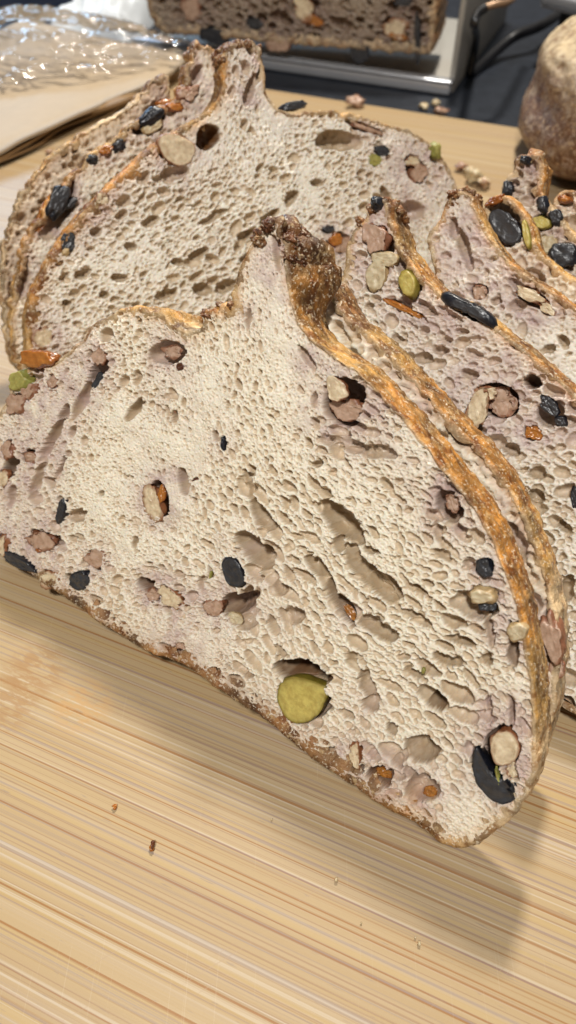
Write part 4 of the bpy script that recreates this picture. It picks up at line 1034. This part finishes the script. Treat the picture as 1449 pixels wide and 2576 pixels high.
for li in range(5):
    zc0 = .0022 + li * .0026
    uu = np.linspace(-.02, Lb + .004 * (li % 3), 60); dd_ = np.linspace(.0015 * ((li * 7) % 3), .20, 40)
    U, D_ = np.meshgrid(uu, dd_, indexing='ij')
    wob = .0012 * np.sin(U * 40 + li) * (D_ < .05) + .0006 * fbm2(U, D_, 30, li, 2)
    base_ = c00[None, None, :2] + fd[None, None, :2] * U[..., None] + fn[None, None, :2] * (D_ + .004 * fbm2(U, U * 0, 18, li + 3, 2))[..., None]
    dip = -.0022 * np.exp(-D_ / .004)
    Vt = np.concatenate([base_, (zc0 + wob + dip * (li > 2))[..., None]], -1).reshape(-1, 3)
    Vb_ = Vt.copy(); Vb_[:, 2] = Vt[:, 2] - .0016
    nV = len(Vt); G = grid_faces(60, 40)
    edge = np.array([[i * 40, (i + 1) * 40, (i + 1) * 40 + nV, i * 40 + nV] for i in range(59)] + [[59 * 40 + j, 59 * 40 + j + 1, 59 * 40 + j + 1 + nV, 59 * 40 + j + nV] for j in range(39)])
    npmesh('paper_layer', np.vstack([Vt, Vb_]), [G, G[:, ::-1] + nV, edge], M_KRAFT if li == 4 else M_KEDGE, bag)
nu, nv = 150, 90
uu = np.linspace(0, 1, nu); vv = np.linspace(0, 1, nv)
U, Vv = np.meshgrid(uu, vv, indexing='ij')
A0 = onz(-60, 92, .020); A1 = onz(224, 50, .020); B0 = onz(-60, -25, .05); B1_ = onz(120, -12, .05)
lo_ = A0 + (A1 - A0) * U[..., None]; hi_ = B0 + (B1_ - B0) * U[..., None]
S3 = lo_ + (hi_ - lo_) * Vv[..., None]
puff = .026 * np.sin(np.pi * np.clip(Vv, 0, 1)) * np.sin(np.pi * np.clip(U * .8 + .18, 0, 1))
S3[..., 2] = .0165 + puff + .004 * fbm2(U * .3, Vv * .3, 16, 3, 3) + .0045 * (.5 - np.abs(fbm2(U * .3 + Vv * .25, Vv * .22 - U * .1, 38, 8, 2))) + .002 * (.5 - np.abs(fbm2(U * .5, Vv * .15 + U * .2, 70, 18, 2)))
npmesh('clear_window', S3.reshape(-1, 3), grid_faces(nu, nv), M_FILM, bag)
# ------------------------------------------------------------------ cloths far behind
M_WHITE = mat_simple('white_cotton', (.70, .74, .78), .8, 0, .2, 80, .2, .3)
M_NAVY = mat_simple('navy_cotton', (.03, .04, .07), .8, 0, .2, 80, .3, .3)


def cloth(name, label, px, py, w, d, h, mat, rz):
    c = onz(px, py, ZC)
    nu, nv = 60, 44
    u = np.linspace(-1, 1, nu); v = np.linspace(-1, 1, nv); U, Vv = np.meshgrid(u, v, indexing='ij')
    r = np.maximum(np.abs(U), np.abs(Vv))
    z = h * np.clip((1 - r) * 5, 0, 1) ** .5 * (1 + .35 * fbm2(U, Vv, 2.2, 5, 3)) + .001
    z = np.where(r > .999, .0008, z)
    P_ = np.stack([U * w / 2 * (1 + .06 * vn2(Vv * 3, Vv * 0, 3)), Vv * d / 2, z], -1).reshape(-1, 3)
    o = npmesh(name, P_, grid_faces(nu, nv), mat)
    o.location = (c[0], c[1], ZC); o.rotation_euler = (0, 0, rz)
    tag(o, label, 'cloth')


cloth('folded_cloth', 'white folded cloth on the worktop left of the loaf tin', 122, 22, .075, .22, .03, M_WHITE, -.15)
cloth('folded_cloth', 'crumpled navy cloth in the far top left corner behind the plastic', 12, -2, .14, .10, .035, M_NAVY, .2)


# ------------------------------------------------------------------ loose crumbs
def crumb(name, label, cat, px, py, r, kind, z=0.0, seed=0, group=None, el=1.0, rz=0.0):
    _, mat, c1_, c2_, lump = PIECE[kind]
    c = onz(px, py, z + r * .6)
    nu, nv = 14, 9
    la = np.linspace(0, 2 * math.pi, nu, endpoint=False); ph = np.linspace(0.02, math.pi - .02, nv)
    LA, PH = np.meshgrid(la, ph, indexing='ij')
    sp = np.stack([np.sin(PH) * np.cos(LA), np.sin(PH) * np.sin(LA), np.cos(PH)], -1).reshape(-1, 3)
    q = sp * (1 + .6 * fbm3(sp + seed * 3.3, 1.7, 9, 3))[:, None] * [r * el, r, r * .7]
    q[:, 2] -= q[:, 2].min()
    col = np.array(c1_) + (np.array(c2_) - np.array(c1_)) * np.clip(.3 + fbm3(sp + seed, 2, 4, 2), 0, 1)[:, None]
    o = npmesh(name, q, grid_faces(nu, nv, True), mat, None, col)
    o.location = (c[0], c[1], z + .0002); o.rotation_euler = (0, 0, rz)
    tag(o, label, cat, group)


crumb('crust_flake', 'small curled red-brown flake alone on the bare foreground board', 'crumb', 153, 845, .0011, 'seed', seed=1, el=.6)
crumb('crust_flake', 'tiny amber crumb just below the curled red-brown flake', 'crumb', 151.5, 849, .0008, 'fruit', seed=2)
crumb('crust_flake', 'tiny ochre speck on the bare board left of the curled flake', 'crumb', 115, 807, .0007, 'fruit', seed=3)
crumb('pink_crumb', 'small pink crumb on the board below the kraft bag', 'crumb', 49, 152, .0022, 'pink', seed=4)
crumb('red_crumb', 'reddish crumb on the far board edge below the tin', 'crumb', 356, 103, .0045, 'pink', seed=5, el=1.6)
crumb('red_crumb', 'dull red crumb on the worktop just past the board edge', 'crumb', 441, 113, .004, 'pink', ZC, seed=6, el=1.5)
for i, (x, y) in enumerate(((424, 107), (436, 104))):
    crumb('pale_crumb', 'pale crumb on the black worktop in front of the tin corner', 'crumb', x, y, .0032, 'cream', ZC, seed=7 + i, group='pale crumbs on the worktop')
for i, (x, y, r_, kd, lb) in enumerate(((461, 168, .0035, 'pink', 'brownish crumb on the board right of the wide cream slice'), (474, 178, .005, 'cream', 'cream torn crumb between the wide cream slice and the right-hand slices'), (484, 184, .004, 'nut', 'golden crust bit just left of the fourth slice ear'), (468, 172, .003, 'cream', 'small cream crumb beside the brownish crumb'))):
    crumb('bread_crumb', lb, 'crumb', x, y, r_, kd, seed=20 + i)
rr_ = random.Random(5)
for i in range(5):
    t = rr_.random(); x = 60 + 420 * t + rr_.uniform(-30, 30); y = 640 + 300 * t + rr_.uniform(-10, 70)
    crumb('bread_crumb', 'tiny pale bread crumb on the board below the foremost slice', 'crumb', x, y, rr_.uniform(.00022, .00055), 'cream', seed=40 + i, group='tiny crumbs scattered on the board', rz=rr_.random() * 6)
bpy.context.view_layer.update()
print('TIME', time.time() - T0)
